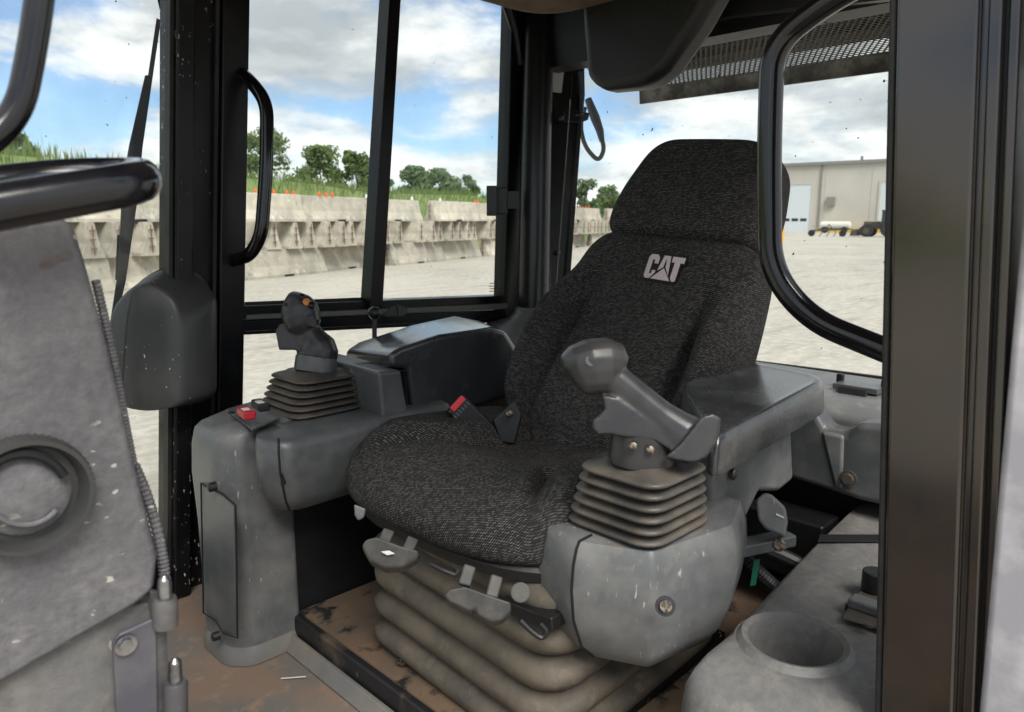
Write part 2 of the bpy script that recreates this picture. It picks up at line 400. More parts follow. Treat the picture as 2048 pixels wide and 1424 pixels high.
# ================================================================== SETTING: yard, berm
def grid(x0, x1, y0, y1, nx, ny, zf):
    V = [Vector((x0 + (x1 - x0) * i / nx, y0 + (y1 - y0) * j / ny, 0)) for j in range(ny + 1) for i in range(nx + 1)]
    for v in V: v.z = zf(v.x, v.y)
    F = [(j * (nx + 1) + i, j * (nx + 1) + i + 1, (j + 1) * (nx + 1) + i + 1, (j + 1) * (nx + 1) + i) for j in range(ny) for i in range(nx)]
    return V, F
struct(mesh('ground', grid(-900, 900, -900, 900, 24, 24, lambda x, y: 0), 'gravel'))
# low frame of the barrier wall: A is its left end, W runs along it, B away from the yard
WA = Vector((5.23, 18.42, 0)); WD = Vector((math.cos(R(19.9)), math.sin(R(19.9)), 0)); WB = Vector((-WD.y, WD.x, 0))
def berm_z(x, y):
    p = Vector((x, y, 0)) - WA; d = p.dot(WB); s = p.dot(WD)
    k = max(0, min(1, (d - 4.0) / 7)); k = k * k * (3 - 2 * k)
    top = 3.95 - .016 * max(-5, s) - .035 * max(0, s - 38)
    top = max(.2, top)
    return k * (top + .35 * mnoise.noise(Vector((x * .12, y * .12, 0)))) - .03
bv = [];bf = []
NX, NY = 70, 24
for j in range(NY + 1):
    for i in range(NX + 1):
        p = WA + WD * (-45 + 190 * i / NX) + WB * (3.6 + 60 * (j / NY) ** 1.6)
        bv.append(Vector((p.x, p.y, berm_z(p.x, p.y))))
bf = [(j * (NX + 1) + i, j * (NX + 1) + i + 1, (j + 1) * (NX + 1) + i + 1, (j + 1) * (NX + 1) + i) for j in range(NY) for i in range(NX)]
struct(mesh('grass_berm', (bv, bf), 'grass', ang=180))
V = []; F = []
for k in range(26000):
    s = rnd.uniform(-22, 95); d = 4.5 + 13 * rnd.random() ** 1.3
    p = WA + WD * s + WB * d; z = berm_z(p.x, p.y)
    if z < .3: continue
    h = rnd.uniform(.22, .6) * (1.5 if rnd.random() < .06 else 1); a = rnd.uniform(0, 6.28); wd = rnd.uniform(.012, .03)
    dx, dy = math.cos(a) * wd, math.sin(a) * wd; lx, ly = rnd.gauss(0, .12) * h, rnd.gauss(0, .12) * h
    n = len(V)
    V += [(p.x - dx, p.y - dy, z - .05), (p.x + dx, p.y + dy, z - .05), (p.x + dx * .6 + lx * .4, p.y + dy * .6 + ly * .4, z + h * .6), (p.x + lx, p.y + ly, z + h)]
    F += [(n, n + 1, n + 2), (n, n + 2, n + 3)]
g = mesh('tall_grass', (V, F), 'blade', kind='stuff'); g['label'] = 'tall green grass along the top of the berm'; g['category'] = 'grass'

# ================================================================== barrier wall
BL = 3.66
def barrier_vf(L, inv=False):
    prof = [(-.30, 0), (-.30, .075), (-.175, .33), (-.085, .79), (-.07, .81), (.07, .81), (.085, .79), (.175, .33), (.30, .075), (.30, 0)]
    xs = [-L / 2, -L / 2 + .02, L / 2 - .02, L / 2]
    rings = [[Vector((x, y * (.965 if i in (0, 3) else 1), z)) for y, z in prof] for i, x in enumerate(xs)]
    return loft(rings)
def barrier_mesh(L, nm):
    bm = bmesh.new(); v, f = barrier_vf(L)
    bvv = [bm.verts.new(p) for p in v]
    for q in f: bm.faces.new([bvv[i] for i in q])
    # lifting slots through the foot and little cast lugs along the flank
    for x in (-L * .22, L * .22):
        for sy in (-1, 1):
            r = bmesh.ops.create_cube(bm, size=1)['verts']
            for q in r: q.co = Vector((x + q.co.x * .07, sy * .262 + q.co.y * .05, .1 + q.co.z * .11))
    bmesh.ops.recalc_face_normals(bm, faces=bm.faces)
    me = bpy.data.meshes.new(nm); bm.to_mesh(me); bm.free(); me.materials.append(MT['concrete']); return me
bar_me = barrier_mesh(BL, 'barrier'); bar_me_s = barrier_mesh(3.05, 'barrier_cross')
def slot_me():
    me = bpy.data.meshes.new('slot'); v, f = box(-.2, .2, -.312, .312, -.004, .062); me.from_pydata([tuple(p) for p in v], [], f); me.materials.append(MT['dark_void']); return me
slot_mesh = slot_me()
def loop_me(L, ends=(-1, 1)):
    a = L / 2; vs = []
    for sx in ends:
        for z in (.22, .42, .62):
            vs.append(tube(fillet([(sx * (a - .04), -.05, z), (sx * (a + .07), -.05, z), (sx * (a + .07), .05, z), (sx * (a - .04), .05, z)], .03, 3), .011, 6))
        vs.append(tube([(sx * (a + .03), 0, .08), (sx * (a + .03), 0, .74)], .012, 6))
    v, f = join(*vs); me = bpy.data.meshes.new('loop'); me.from_pydata([tuple(p) for p in v], [], f); me.materials.append(MT['rust']); return me
loop_l, loop_r, loop_s = loop_me(BL, (-1,)), loop_me(BL, (1,)), loop_me(3.05, (-1,))
ORD = 'first second third fourth fifth sixth seventh eighth ninth tenth eleventh twelfth thirteenth fourteenth fifteenth sixteenth seventeenth eighteenth'.split()
UNITS = ORD[:9]; TENS = {2: 'twent', 3: 'thirt', 4: 'fort', 5: 'fift', 6: 'sixt', 7: 'sevent', 8: 'eight', 9: 'ninet'}
def ordinal(k):
    k += 1
    if k <= 18: return ORD[k - 1]
    if k == 19: return 'nineteenth'
    return TENS[k // 10] + ('ieth' if k % 10 == 0 else 'y-' + UNITS[k % 10 - 1])
def barrier(me, loc, rz, label, group, kids):
    o = bpy.data.objects.new('concrete_barrier', me); COL.objects.link(o); o.location = loc; o.rotation_euler = (0, 0, rz)
    tag(o, label, 'barrier', group)
    for nm, k in kids:
        c = bpy.data.objects.new(nm, k); COL.objects.link(c); c.parent = o
    return o
th = R(19.9); nst = 16
for i in range(-3, nst - 3):
    stepb = [.25, 0, .55, .1, .3, 0][i % 6]; stept = [0, .16, .42, .05, .25, .55][(i + 2) % 6]
    s = i * 3.79 + .6
    pb = WA + WD * (s + BL / 2) + WB * (.32 + stepb)
    barrier(bar_me, pb, th + R(rnd.uniform(-.8, .8)), '%s concrete barrier from the left in the bottom row of the stacked wall' % ORD[i + 3], 'barriers laid end to end in the wall', [('foot_slot', slot_mesh), ('rebar_loop', loop_l), ('rebar_loop', loop_r)])
    pt = WA + WD * (s + BL / 2 - .9) + WB * (.28 + stept) + Vector((0, 0, 1.626))
    barrier(bar_me, pt, th + R(rnd.uniform(-.8, .8)), '%s concrete barrier from the left in the top row of the stacked wall' % ORD[i + 3], 'barriers laid end to end in the wall', [('foot_slot', slot_mesh), ('rebar_loop', loop_l), ('rebar_loop', loop_r)])
s = -11.0; kc = 0
while s < 48:
    off = rnd.uniform(-.12, .12) + .1
    if rnd.random() < .08: s += .7
    p = WA + WD * s + WB * (1.52 + off) + Vector((0, 0, .813))
    o = barrier(bar_me_s, p, th + R(90 + rnd.uniform(-2.5, 2.5)), '%s crosswise concrete barrier from the left, end outward, in the middle row of the wall' % ordinal(kc), 'crosswise barriers in the middle row', [('rebar_loop', loop_s)])
    kc += 1
    s += .70 + rnd.random() * .07
# coloured markers along the top
for k, px in enumerate((512, 549, 575, 588, 639, 652, 664, 733, 745, 824, 880, 950, 955, 1160, 1172, 1178)):
    d = ray(px, 400); 
    # intersection with the vertical plane of the top row
    t = (WA + WB * .45).dot(WB) / Vector((d.x, d.y, 0)).dot(WB); q = d * t
    orange = k not in (7, 8, 9, 10)
    m = mesh('barrier_marker', join(box(-.05, .05, -.035, .035, 0, .03), loft([[Vector((math.cos(a) * r_, math.sin(a) * r_, z)) for a in [2 * math.pi * j / 8 for j in range(8)]] for r_, z in ((.045, .03), (.04, .1), (.02, .12))])), 'marker_orange' if orange else 'marker_white')
    m.location = (q.x, q.y, 2.436)
    m['label'] = '%s %s from the left on the top row of concrete barriers' % (ordinal(k if k < 7 else (k - 4 if orange else k - 7)), 'small orange reflector' if orange else 'small white reflector'); m['category'] = 'marker'; m['group'] = 'orange reflectors on the barriers' if orange else 'white reflectors on the barriers'

# ================================================================== trees
def tree(name, label, px, py_top, dist, width, base_z, n, seed, matn='leaf', bush=False, trunkf=.25, leaf=.16):
    r = random.Random(seed)
    d = ray(px, 440); d.z = 0; d.normalize(); b = d * dist; base_z = max(0, berm_z(b.x, b.y) - .1) if dist < 83 else base_z; b.z = base_z
    top = at(px, py_top, t=dist / Vector((ray(px, py_top).x, ray(px, py_top).y)).length).z
    h = top - base_z
    t = thing(name, label, 'tree', b, 'trees behind the barriers')
    lean = Vector((r.gauss(0, .04), r.gauss(0, .04), 1)) * h
    parts = [tube([b + lean * k + Vector((r.gauss(0, .02), r.gauss(0, .02), 0)) * h for k in (0, .2, .4, .6, .8)], [h * .022, h * .018, h * .013, h * .009, h * .004], 7)]
    blobs = []
    nb = 16 if not bush else 26
    for k in range(nb):
        f = trunkf + (1 - trunkf) * (k + .5) / nb if not bush else r.uniform(.08, .95)
        a = r.uniform(0, 6.28); env = math.sin(min(1, (f - trunkf * .5) / (1 - trunkf * .5)) * math.pi * .86 + .35) if not bush else math.sqrt(max(.04, 1 - (f - .3) ** 2 * 2.2))
        rad = width * .5 * max(.12, env) * r.uniform(.25, .85)
        c = b + lean * min(f, .93) + Vector((math.cos(a) * rad, math.sin(a) * rad, 0))
        blobs.append((c, min(width, h * .9) * r.uniform(.09, .19) * (1.15 if bush else 1)))
        st = b + lean * max(.08, f - .18)
        parts.append(tube([st, (st + c) / 2 + Vector((0, 0, .04 * h)), c], [h * .008, h * .005, h * .002], 5))
    mesh('trunk', join(*parts), 'bark', t)
    V = []; F = []
    for k in range(n):
        c, rr = blobs[r.randrange(nb)]
        v = Vector((r.gauss(0, 1), r.gauss(0, 1), r.gauss(0, .75))); v = v.normalized() * (r.random() ** .45) * rr
        p = c + v
        if p.z > top: continue
        nrm = (v.normalized() + Vector((r.gauss(0, .6), r.gauss(0, .6), r.gauss(.3, .6)))).normalized()
        x = nrm.orthogonal().normalized(); x.rotate(Matrix.Rotation(r.uniform(0, 6.28), 3, nrm)); y = nrm.cross(x)
        l = leaf * r.uniform(.6, 1.3); q = len(V)
        V += [p - x * l, p - y * l * .5, p + x * l, p + y * l * .5]; F.append((q, q + 1, q + 2, q + 3))
    mesh('crown', (V, F), matn, t, ang=180)
    return t
tree('broadleaf_tree', 'tall thin-crowned tree behind the grab handle of the black pillar', 530, 252, 62, 5.2, 1.6, 3600, 1, bush=True, leaf=.19)
tree('broadleaf_tree', 'loose round-crowned tree left of the window bar', 640, 290, 66, 4.6, 1.3, 3600, 2, bush=True, leaf=.19)
tree('broadleaf_tree', 'narrow tree with pale leaves just left of the window bar', 716, 300, 66, 3.4, 1.2, 3400, 3, bush=True, leaf=.19)
tree('low_bush', 'low bush growing behind the barriers at the window bar', 765, 358, 66, 3.6, 1.2, 1800, 4, bush=True, leaf=.2)
tree('bushy_tree', 'dense dark tree right of the window bar', 830, 332, 78, 6.0, .6, 5000, 5, 'leaf_far', True, leaf=.24)
tree('bushy_tree', 'broad dense tree in the middle of the clump', 880, 337, 80, 6.2, .5, 5000, 6, 'leaf_far', True, leaf=.24)
tree('bushy_tree', 'lowest dense tree at the right end of the clump, near the window catch', 930, 350, 82, 5.0, .4, 4200, 7, 'leaf_far', True, leaf=.24)
tree('bushy_tree', 'light green tree seen through the rear glass beside the headrest', 1178, 358, 88, 4.4, 0, 3000, 8, 'leaf_far', True, leaf=.26)
tree('bushy_tree', 'darker tree right behind the headrest seen through the rear glass', 1222, 362, 94, 4.6, 0, 3000, 9, 'leaf', True, leaf=.26)
tree('broadleaf_tree', 'dark tree on the berm behind the windshield', 40, 266, 46, 4.2, 2.6, 2800, 10, bush=True, leaf=.18)

# ================================================================== workshop building and yard machines
def gpt(px, dist): d = ray(px, 440); d.z = 0; d.normalize(); return d * dist
ba = gpt(1560, 116); bb = gpt(1775, 112); bx = (bb - ba).normalized(); by = Vector((-bx.y, bx.x, 0))
if by.dot(ba) < 0: by = -by
bld = thing('workshop_building', 'long beige metal workshop with tall white roller doors', 'building', ba)
def bpt(s, d, z): return ba + bx * s + by * d + Vector((0, 0, z))
def bbox(s0, s1, d0, d1, z0, z1):
    V = [bpt(s, d, z) for z in (z0, z1) for s, d in ((s0, d0), (s1, d0), (s1, d1), (s0, d1))]
    return V, box(0, 1, 0, 1, 0, 1)[1]
mesh('wall', bbox(-14, 60, 0, 40, 0, 9.2), 'wall_panel', bld)
mesh('roof', bbox(-14.4, 60.4, -.4, 40.4, 9.2, 9.6), 'trim_grey', bld)
for s in (5.3, 24.6, 42): mesh('downpipe', bbox(s, s + .22, -.2, -.003, 0, 9.2), 'trim_grey', bld)
for s in range(-12, 60, 6): mesh('wall_rib', bbox(s, s + .08, -.05, -.002, .4, 9.1), 'wall_panel', bld)
for s in (.1, 13.2, 27, 33.5):
    dd = mesh('roller_door', bbox(s, s + 4.1, -.08, -.004, 0, 6.6), 'door_panel', bld)
    mesh('door_frame', join(bbox(s - .25, s - .002, -.14, -.003, 0, 6.85), bbox(s + 4.102, s + 4.35, -.14, -.003, 0, 6.85), bbox(s, s + 4.1, -.14, -.003, 6.602, 6.85)), 'wall_panel', dd)
    for k in range(3): mesh('door_window', bbox(s + .4 + k * 1.2, s + 1.3 + k * 1.2, -.1, -.082, 1.5, 1.9), 'dark_glass', dd)
mesh('meter_box', bbox(6.4, 7.5, -.5, -.004, 3.6, 4.8), 'trim_grey', bld)
mesh('kerb_strip', bbox(5.6, 24, -1.2, -.3, 0, .5), 'yellow', bld)
for s in (9, 13): mesh('roof_vent', bbox(s, s + .3, 5, 5.3, 9.6, 10.5), 'trim_grey', bld)
po = gpt(1566, 58)
tag(mesh('bollard', tube([po, po + Vector((0, 0, 1.15))], .14, 12), 'post_orange'), 'orange yellow steel bollard in the yard left of the roller door', 'bollard')
# white fertiliser tank on wheels
tk = gpt(1672, 106); rt = bx
tank = thing('tank_trailer', 'white tank trailer parked along the workshop wall', 'trailer', tk)
mesh('tank', tube([tk + rt * a + Vector((0, 0, 1.0)) for a in (-1.9, -1.75, 1.75, 1.9)], [.2, .5, .5, .2], 14), 'bottle_white', tank)
for a in (-1.2, 1.2): mesh('wheel', disc(tk + rt * a - by * .55 + Vector((0, 0, .4)), by, .4, .25), 'tyre', tank)
mesh('frame', obox(tk + Vector((0, 0, .5)), (4.2, .8, .12), rt), 'steel_dark', tank)
# tillage implement
im = gpt(1655, 84)
imp = thing('tillage_implement', 'dark folded tillage implement standing in the yard', 'implement', im)
P0 = lambda a, z, d=0: im + rt * a + by * d + Vector((0, 0, z))
mesh('frame', join(tube([P0(-1.4, .6), P0(1.4, .75)], .07, 6), tube([P0(-1.2, .6, .9), P0(1.2, .7, .9)], .07, 6), tube([P0(.3, .7), P0(.3, .7, .9)], .07, 6), tube([P0(-.2, .6), P0(.2, 1.25), P0(.6, .7)], .06, 6)), 'steel_dark', imp)
for a in (-1.3, -.6, .1, .8, 1.4): mesh('tine', tube(fillet([P0(a, .65), P0(a + .15, .4), P0(a - .1, 0)], .1, 3), .04, 5), 'steel_dark', imp)
for a in (-1.5, 1.6): mesh('wheel', disc(P0(a, .33, -.15), by, .33, .22), 'tyre', imp)
# wheel loader / tractor
tr = gpt(1772, 84)
trc = thing('farm_tractor', 'dark tractor with a green tinted cab parked before the workshop', 'tractor', tr)
T0 = lambda a, z, d=0: tr + rt * a + by * d + Vector((0, 0, z))
mesh('hood', join(obox(T0(-1.1, 1.15), (1.7, .8, .75), rt), obox(T0(-1.95, 1.0), (.12, .7, .6), rt)), 'steel_dark', trc, bevel=.08)
cb = mesh('cab', obox(T0(.45, 1.75), (1.3, 1.3, 1.5), rt), 'dark_glass', trc, bevel=.1)
mesh('roof', obox(T0(.45, 2.58), (1.5, 1.5, .16), rt), 'steel_dark', trc, bevel=.05)
for a, d in ((-.2, -.66), (1.1, -.66)): mesh('cab_post', obox(T0(a, 1.75, d), (.09, .06, 1.5), rt), 'steel_dark', trc)
for a, rr, d in ((-1.55, .6, -.95), (.6, .85, -1.1), (-1.55, .6, .6), (.6, .85, .6)):
    wv = mesh('wheel', disc(T0(a, rr, d), by, rr, .45, 20), 'tyre', trc); mesh('rim', disc(T0(a, rr, d - .02), by, rr * .5, .1, 14), 'steel_dark', wv)
mesh('loader_arm', tube(fillet([T0(-.4, 1.5, -.75), T0(-1.6, 1.3, -.75), T0(-2.5, .5, -.75)], .3), .09, 8), 'steel_dark', trc)
mesh('bucket', prism([T0(-2.4, .1, -.9), T0(-2.5, .75, -.9), T0(-2.95, .65, -.9), T0(-3.1, .08, -.9)], by * 1.8), 'steel_dark', trc)

# ================================================================== MACHINE CAB
FL = .84
cab = thing('machine_cab', 'black framed operator cab of a tracked machine with glazed sides', 'cab', (1.0, .9, 0))
def C(name, vf, m, **k): return mesh(name, vf, m, cab, **k)
# chassis and tracks below the floor (stand on the ground)
C('chassis', box(-1.2, 2.6, .3, 1.5, .35, .79), 'track_steel', bevel=.02)
for y in (-.12, 1.5): C('track', prism([(-1.6, y, .0), (2.9, y, 0), (3.1, y, .3), (2.9, y, .62), (-1.6, y, .62), (-1.8, y, .3)], (0, .4, 0)), 'track_steel', bevel=.03)
C('floor_plate', box(-.35, 1.8, .3, 1.72, .793, FL), 'floor')
PF = .645
pl = C('seat_platform', box(PF, 1.72, .1, 1.26, FL + .002, FL + .062), 'platform_edge', bevel=.006)
mesh('platform_top', box(PF + .012, 1.7, .12, 1.255, FL + .0635, FL + .067), 'platform', pl)
fs = C('floor_mat_edge', prism([(PF - .028, .28, FL + .002), (PF - .003, .28, FL + .002), (PF - .003, .28, FL + .028), (PF - .012, .28, FL + .028)], (0, .98, 0)), 'mat_edge', bevel=.003)
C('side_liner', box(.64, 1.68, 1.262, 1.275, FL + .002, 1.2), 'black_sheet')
C('rear_side_panel', box(1.0, 1.5, 1.43, 1.45, 1.0, 1.33), 'plastic_black')
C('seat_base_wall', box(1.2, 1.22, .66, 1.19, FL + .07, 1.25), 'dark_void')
# ---- pillars. the posts lean to the rear as they rise
YW = 1.66
def post(name, x0, x1, y0, y1, z0, z1, m, lean=.086, **k):
    return C(name, box(x0, x1, y0, y1, z0, z1, (lean, 0), 1.5), m, **k)
front_post = post('front_post', .598, .636, 1.60, 1.70, .80, 2.4, 'paint_chipped', bevel=.006)
post('post_channel', .639, .695, 1.635, 1.70, .80, 2.4, 'paint_chipped')
post('door_pillar', .697, .757, 1.612, 1.70, .80, 2.4, 'paint', bevel=.005)
post('pillar_lip', .7595, .766, 1.635, 1.70, .80, 2.4, 'paint')
seal = C('glass_seal', join(box(.589, .597, 1.615, 1.64, .9, 2.35, (.086, 0), 1.5), box(.686, .694, 1.622, 1.634, .9, 2.35, (.086, 0), 1.5)), 'rubber')
# right-hand side window: two panes, sliding sash bar, double sill
def wallpt(px, py): return at(px, py, Y=YW)
def sill(py0l, py0r, py1l, py1r, x0, x1, y0, y1):
    pts = [at(x0, py0l, Y=y0), at(x1, py0r, Y=y0), at(x1, py1r, Y=y0), at(x0, py1l, Y=y0)]
    return prism(pts, (0, y1 - y0, 0))
C('sill_rail', sill(613, 591, 634, 609, 470, 1016, 1.64, 1.70), 'paint', bevel=.003)
C('sill_ledge', sill(630, 607, 640, 618, 492, 1016, 1.622, 1.639), 'mat_edge', bevel=.003)
C('sill_lower_rail', sill(641, 619, 664, 638, 470, 1016, 1.63, 1.69), 'paint', bevel=.004)
sash = C('sash_bar', prism([at(x, y, Y=1.625) for x, y in ((741, 618), (766, 615), (812, -160), (790, -160))], (0, .05, 0)), 'paint', bevel=.003)
w1 = C('side_window', prism([Vector((p.x, 1.668, p.z)) for p in (wallpt(475, 640), wallpt(752, 628), wallpt(806, -160), wallpt(485, -160))], (0, .004, 0)), 'glass_clean')
w2 = C('side_window', prism([Vector((p.x, 1.658, p.z)) for p in (wallpt(752, 628), wallpt(1016, 612), wallpt(1042, -160), wallpt(806, -160))], (0, .004, 0)), 'glass_clean')
C('lower_window', prism([Vector((p.x, 1.66, p.z)) for p in (wallpt(465, 1000), wallpt(1020, 800), wallpt(1016, 620), wallpt(475, 640))], (0, .004, 0)), 'glass_clean')
C('window_frame', prism([at(x, y, Y=1.64) for x, y in ((1007, 660), (1040, 660), (1058, -160), (1030, -160))], (0, .05, 0)), 'paint', bevel=.003)
for k_, (x0_, x1_, y_) in enumerate(((980, 994, 566), (978, 994, 572), (980, 993, 577), (979, 992, 582), (997, 1001, 568), (996, 1001, 576))):
    mesh('etched_mark', prism([at(x0_, y_, Y=1.655), at(x1_, y_ - .8, Y=1.655), at(x1_, y_ + .6, Y=1.655), at(x0_, y_ + 1.4, Y=1.655)], (0, .001, 0)), 'steel_dark', w2)
C('frame_corner', tube(fillet([at(985, -60, Y=1.645), at(1028, 45, Y=1.645), at(1040, 130, Y=1.645)], .1), .016, 10), 'plastic_black')
C('top_rail', box(.7, 1.75, 1.62, 1.7, 2.34, 2.44), 'paint')
C('lower_rail', box(.7, 1.75, 1.62, 1.7, FL - .04, 1.02), 'paint')
# frit dots read as a thin dark border
C('window_border', join(sill(604, 594, 614, 604, 490, 745, 1.6655, 1.6675), sill(660, 634, 670, 644, 480, 1012, 1.6575, 1.6595)), 'rubber')
# ---- front corner glazing and the windshield beyond it
g0, g1, g2 = Vector((.60, 1.665, 0)), Vector((.12, 1.42, 0)), Vector((-.35, 1.05, 0))
def pane(a, b, z0, z1, m, name, th=.005, la=.086):
    n = (b - a).cross(Vector((0, 0, 1))).normalized() * th
    pts = [a + Vector((la * (z0 - 1.5), 0, z0)), b + Vector((la * (z0 - 1.5), 0, z0)), b + Vector((la * (z1 - 1.5), 0, z1)), a + Vector((la * (z1 - 1.5), 0, z1))]
    return C(name, prism(pts, n), m)
pane(g0, g1, .95, 2.35, 'glass_front', 'windshield'); pane(g1, g2, .95, 2.35, 'glass_front', 'windshield')
C('windshield_sill', join(prism([g0 + Vector((-.046, -.0, FL - .04)), g1 + Vector((-.046, 0, FL - .04)), g1 + Vector((-.046, 0, .955)), g0 + Vector((-.046, 0, .955))], (0, .05, 0)),
                          prism([g1 + Vector((-.046, -.0, FL - .04)), g2 + Vector((-.046, 0, FL - .04)), g2 + Vector((-.046, 0, .955)), g1 + Vector((-.046, 0, .955))], (0, .05, 0))), 'paint')
C('windshield_header', join(prism([g0 + Vector((.07, 0, 2.3)), g1 + Vector((.07, 0, 2.3)), g1 + Vector((.07, 0, 2.42)), g0 + Vector((.07, 0, 2.42))], (0, .05, 0)),
                            prism([g1 + Vector((.07, 0, 2.3)), g2 + Vector((.07, 0, 2.3)), g2 + Vector((.07, 0, 2.42)), g1 + Vector((.07, 0, 2.42))], (0, .05, 0))), 'paint')
# curved black trim where the windshield meets the post at the top
C('post_trim', prism([at(300, -60, t=1.56), at(330, 62, t=1.56), at(336, 200, t=1.56), at(345, -60, t=1.56)], ray(320, 0) * .03), 'paint_chipped')
# ---- rear right pillar: round tube in front, flat plate behind
rp0, rp1 = at(1066, 648, t=2.27), at(1078, -60, t=2.2)
C('rear_pillar', tube([rp0 - Vector((0, 0, .45)), rp0, rp1], .047, 24), 'pillar_plastic')
rpl = C('rear_pillar_plate', prism([at(1090, 40, t=2.33), at(1165, -60, t=2.36), at(1170, 190, t=2.36), at(1133, 560, t=2.36), at(1118, 660, t=2.36), at(1085, 660, t=2.33)], ray(1120, 300) * .03), 'pillar_plastic', bevel=.004)
for q in ((1116, 505), (1034, 240)): mesh('bolt', disc(at(*q, t=2.345), -ray(*q), .008, .006, 12, .003), 'screw', rpl)
C('plate_edge', prism([at(1160, 190, t=2.35), at(1168, 190, t=2.35), at(1138, 590, t=2.35), at(1128, 590, t=2.35)], ray(1140, 300) * .02), 'rubber')
sk = thing('sticker', 'small white sticker on the black rear pillar', 'sticker', at(1112, 162, t=2.325)); 
mesh('paper', prism([at(1098, 141, t=2.325), at(1128, 143, t=2.325), at(1123, 186, t=2.325), at(1095, 183, t=2.325)], ray(1112, 162) * .002), 'white_label', sk)
# flared foot of the pillar and the shelf behind the arm rest
rings = []
for z, r_ in ((1.2, .24), (1.33, .2), (1.36, .13), (1.375, .075), (1.395, .055), (1.41, .05)):
    rings.append([Vector((rp0.x + .0, rp0.y, z)) + Vector((math.cos(a) * r_ * 1.1, math.sin(a) * r_, 0)) for a in [2 * math.pi * k / 24 for k in range(24)]])
C('pillar_foot', loft(rings), 'shelf')
C('corner_shelf', box(1.3, 1.78, 1.2, 1.655, 1.22, 1.345), 'shelf', bevel=.02, seg=3)
# ---- rear wall: shelf, lower panel, window
XR = 1.74
C('rear_shelf', prism([(1.42, .1, 1.3), (1.47, .1, 1.318), (1.73, .1, 1.322), (1.73, .1, 1.2), (1.42, .1, 1.2)], (0, 1.1, 0)), 'shelf', bevel=.012, seg=3)
C('rear_panel', prism([at(x, y, X=1.37) for x, y in ((1500, 770), (1590, 796), (1622, 806), (1650, 858), (1692, 866), (1712, 846), (1760, 848), (1960, 860), (1960, 1060), (1720, 1003), (1600, 965), (1480, 930))], (.06, 0, 0)), 'plastic_clean', bevel=.014, seg=4)
C('panel_rib', prism([at(x, y, X=1.366) for x, y in ((1640, 862), (1688, 872), (1684, 980), (1668, 978))], (.02, 0, 0)), 'plastic', bevel=.008, seg=3)
for q in ((1697, 957),): C('panel_bolt', join(disc(at(*q, X=1.368), (-1, 0, 0), .016, .003, 18), disc(at(*q, X=1.365), (-1, 0, 0), .01, .008, 8)), 'steel_dark')
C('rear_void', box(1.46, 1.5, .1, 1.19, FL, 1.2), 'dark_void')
C('cover_box', obox((1.36, .585, 1.05), (.08, .16, .12), (1, 0, 0)), 'duct_black', bevel=.006)
# latch on the shelf
lt = thing('shelf_latch', 'black latch with an over-centre clip on the rear shelf', 'latch', at(1718, 782, Z=1.32))
lc = at(1718, 778, Z=1.325)
mesh('base_plate', obox(lc + Vector((0, 0, .004)), (.05, .09, .012), (1, 0, 0)), 'plastic_clean', lt, bevel=.002)
mesh('clip', prism([lc + Vector((-.028, -.03, .004)), lc + Vector((-.028, .03, .004)), lc + Vector((-.05, .02, -.045)), lc + Vector((-.05, -.02, -.045))], (-.006, 0, .003)), 'plastic_black', lt, bevel=.002)
for s_ in (-1, 1): mesh('hook', obox(lc + Vector((.015, .045 * s_, .014)), (.014, .014, .02), (1, 0, 0)), 'plastic_black', lt, bevel=.003)
# rear window
def rearpt(px, py): return at(px, py, X=XR)
C('rear_window', prism([(XR, .02, 1.3), (XR, 1.56, 1.3), (XR + .03, 1.5, 2.3), (XR + .03, .02, 2.3)], (.005, 0, 0)), 'glass_dirty')
C('rear_window_seal', prism([rearpt(1480, 717) + Vector((-.008, 0, 0)), rearpt(2000, 782) + Vector((-.008, 0, 0)), rearpt(2000, 800) + Vector((-.008, 0, 0)), rearpt(1480, 733) + Vector((-.008, 0, 0))], (.012, 0, 0)), 'rubber')
C('rear_header', box(XR - .02, XR + .06, 0.0, 1.6, 2.115, 2.4), 'duct_black')
# ---- roof
C('roof', box(.05, 1.95, .0, 1.76, 2.42, 2.5), 'paint')
C('roof_liner', box(.1, 1.9, .02, 1.74, 2.395, 2.418), 'plastic_black')
hl = zloft([(2.41, [(.45, .2), (1.52, .2), (1.52, 1.40), (.45, 1.40)]), (2.21, [(.45, .2), (1.52, .2), (1.52, 1.40), (.45, 1.40)]), (2.182, [(.47, .22), (1.50, .22), (1.50, 1.38), (.47, 1.38)]), (2.172, [(.5, .26), (1.46, .26), (1.46, 1.34), (.5, 1.34)])], .12, 6)
C('headliner', hl, 'headliner')
C('rear_corner_duct', prism([at(*q, X=1.5) for q in ((1152, -80), (1160, 60), (1168, 150), (1180, 172), (1205, 180), (1290, 172), (1330, 140), (1392, 50), (1465, -80))], (.09, 0, 0)), 'duct_black', bevel=.03, seg=4)
C('roof_rear_liner', prism([at(1390, 60, X=1.72), at(1470, 40, X=1.72), at(1820, 0, X=1.72), at(1820, -160, X=1.72), at(1330, -120, X=1.72)], (-.03, 0, 0)), 'plastic_black', bevel=.005)
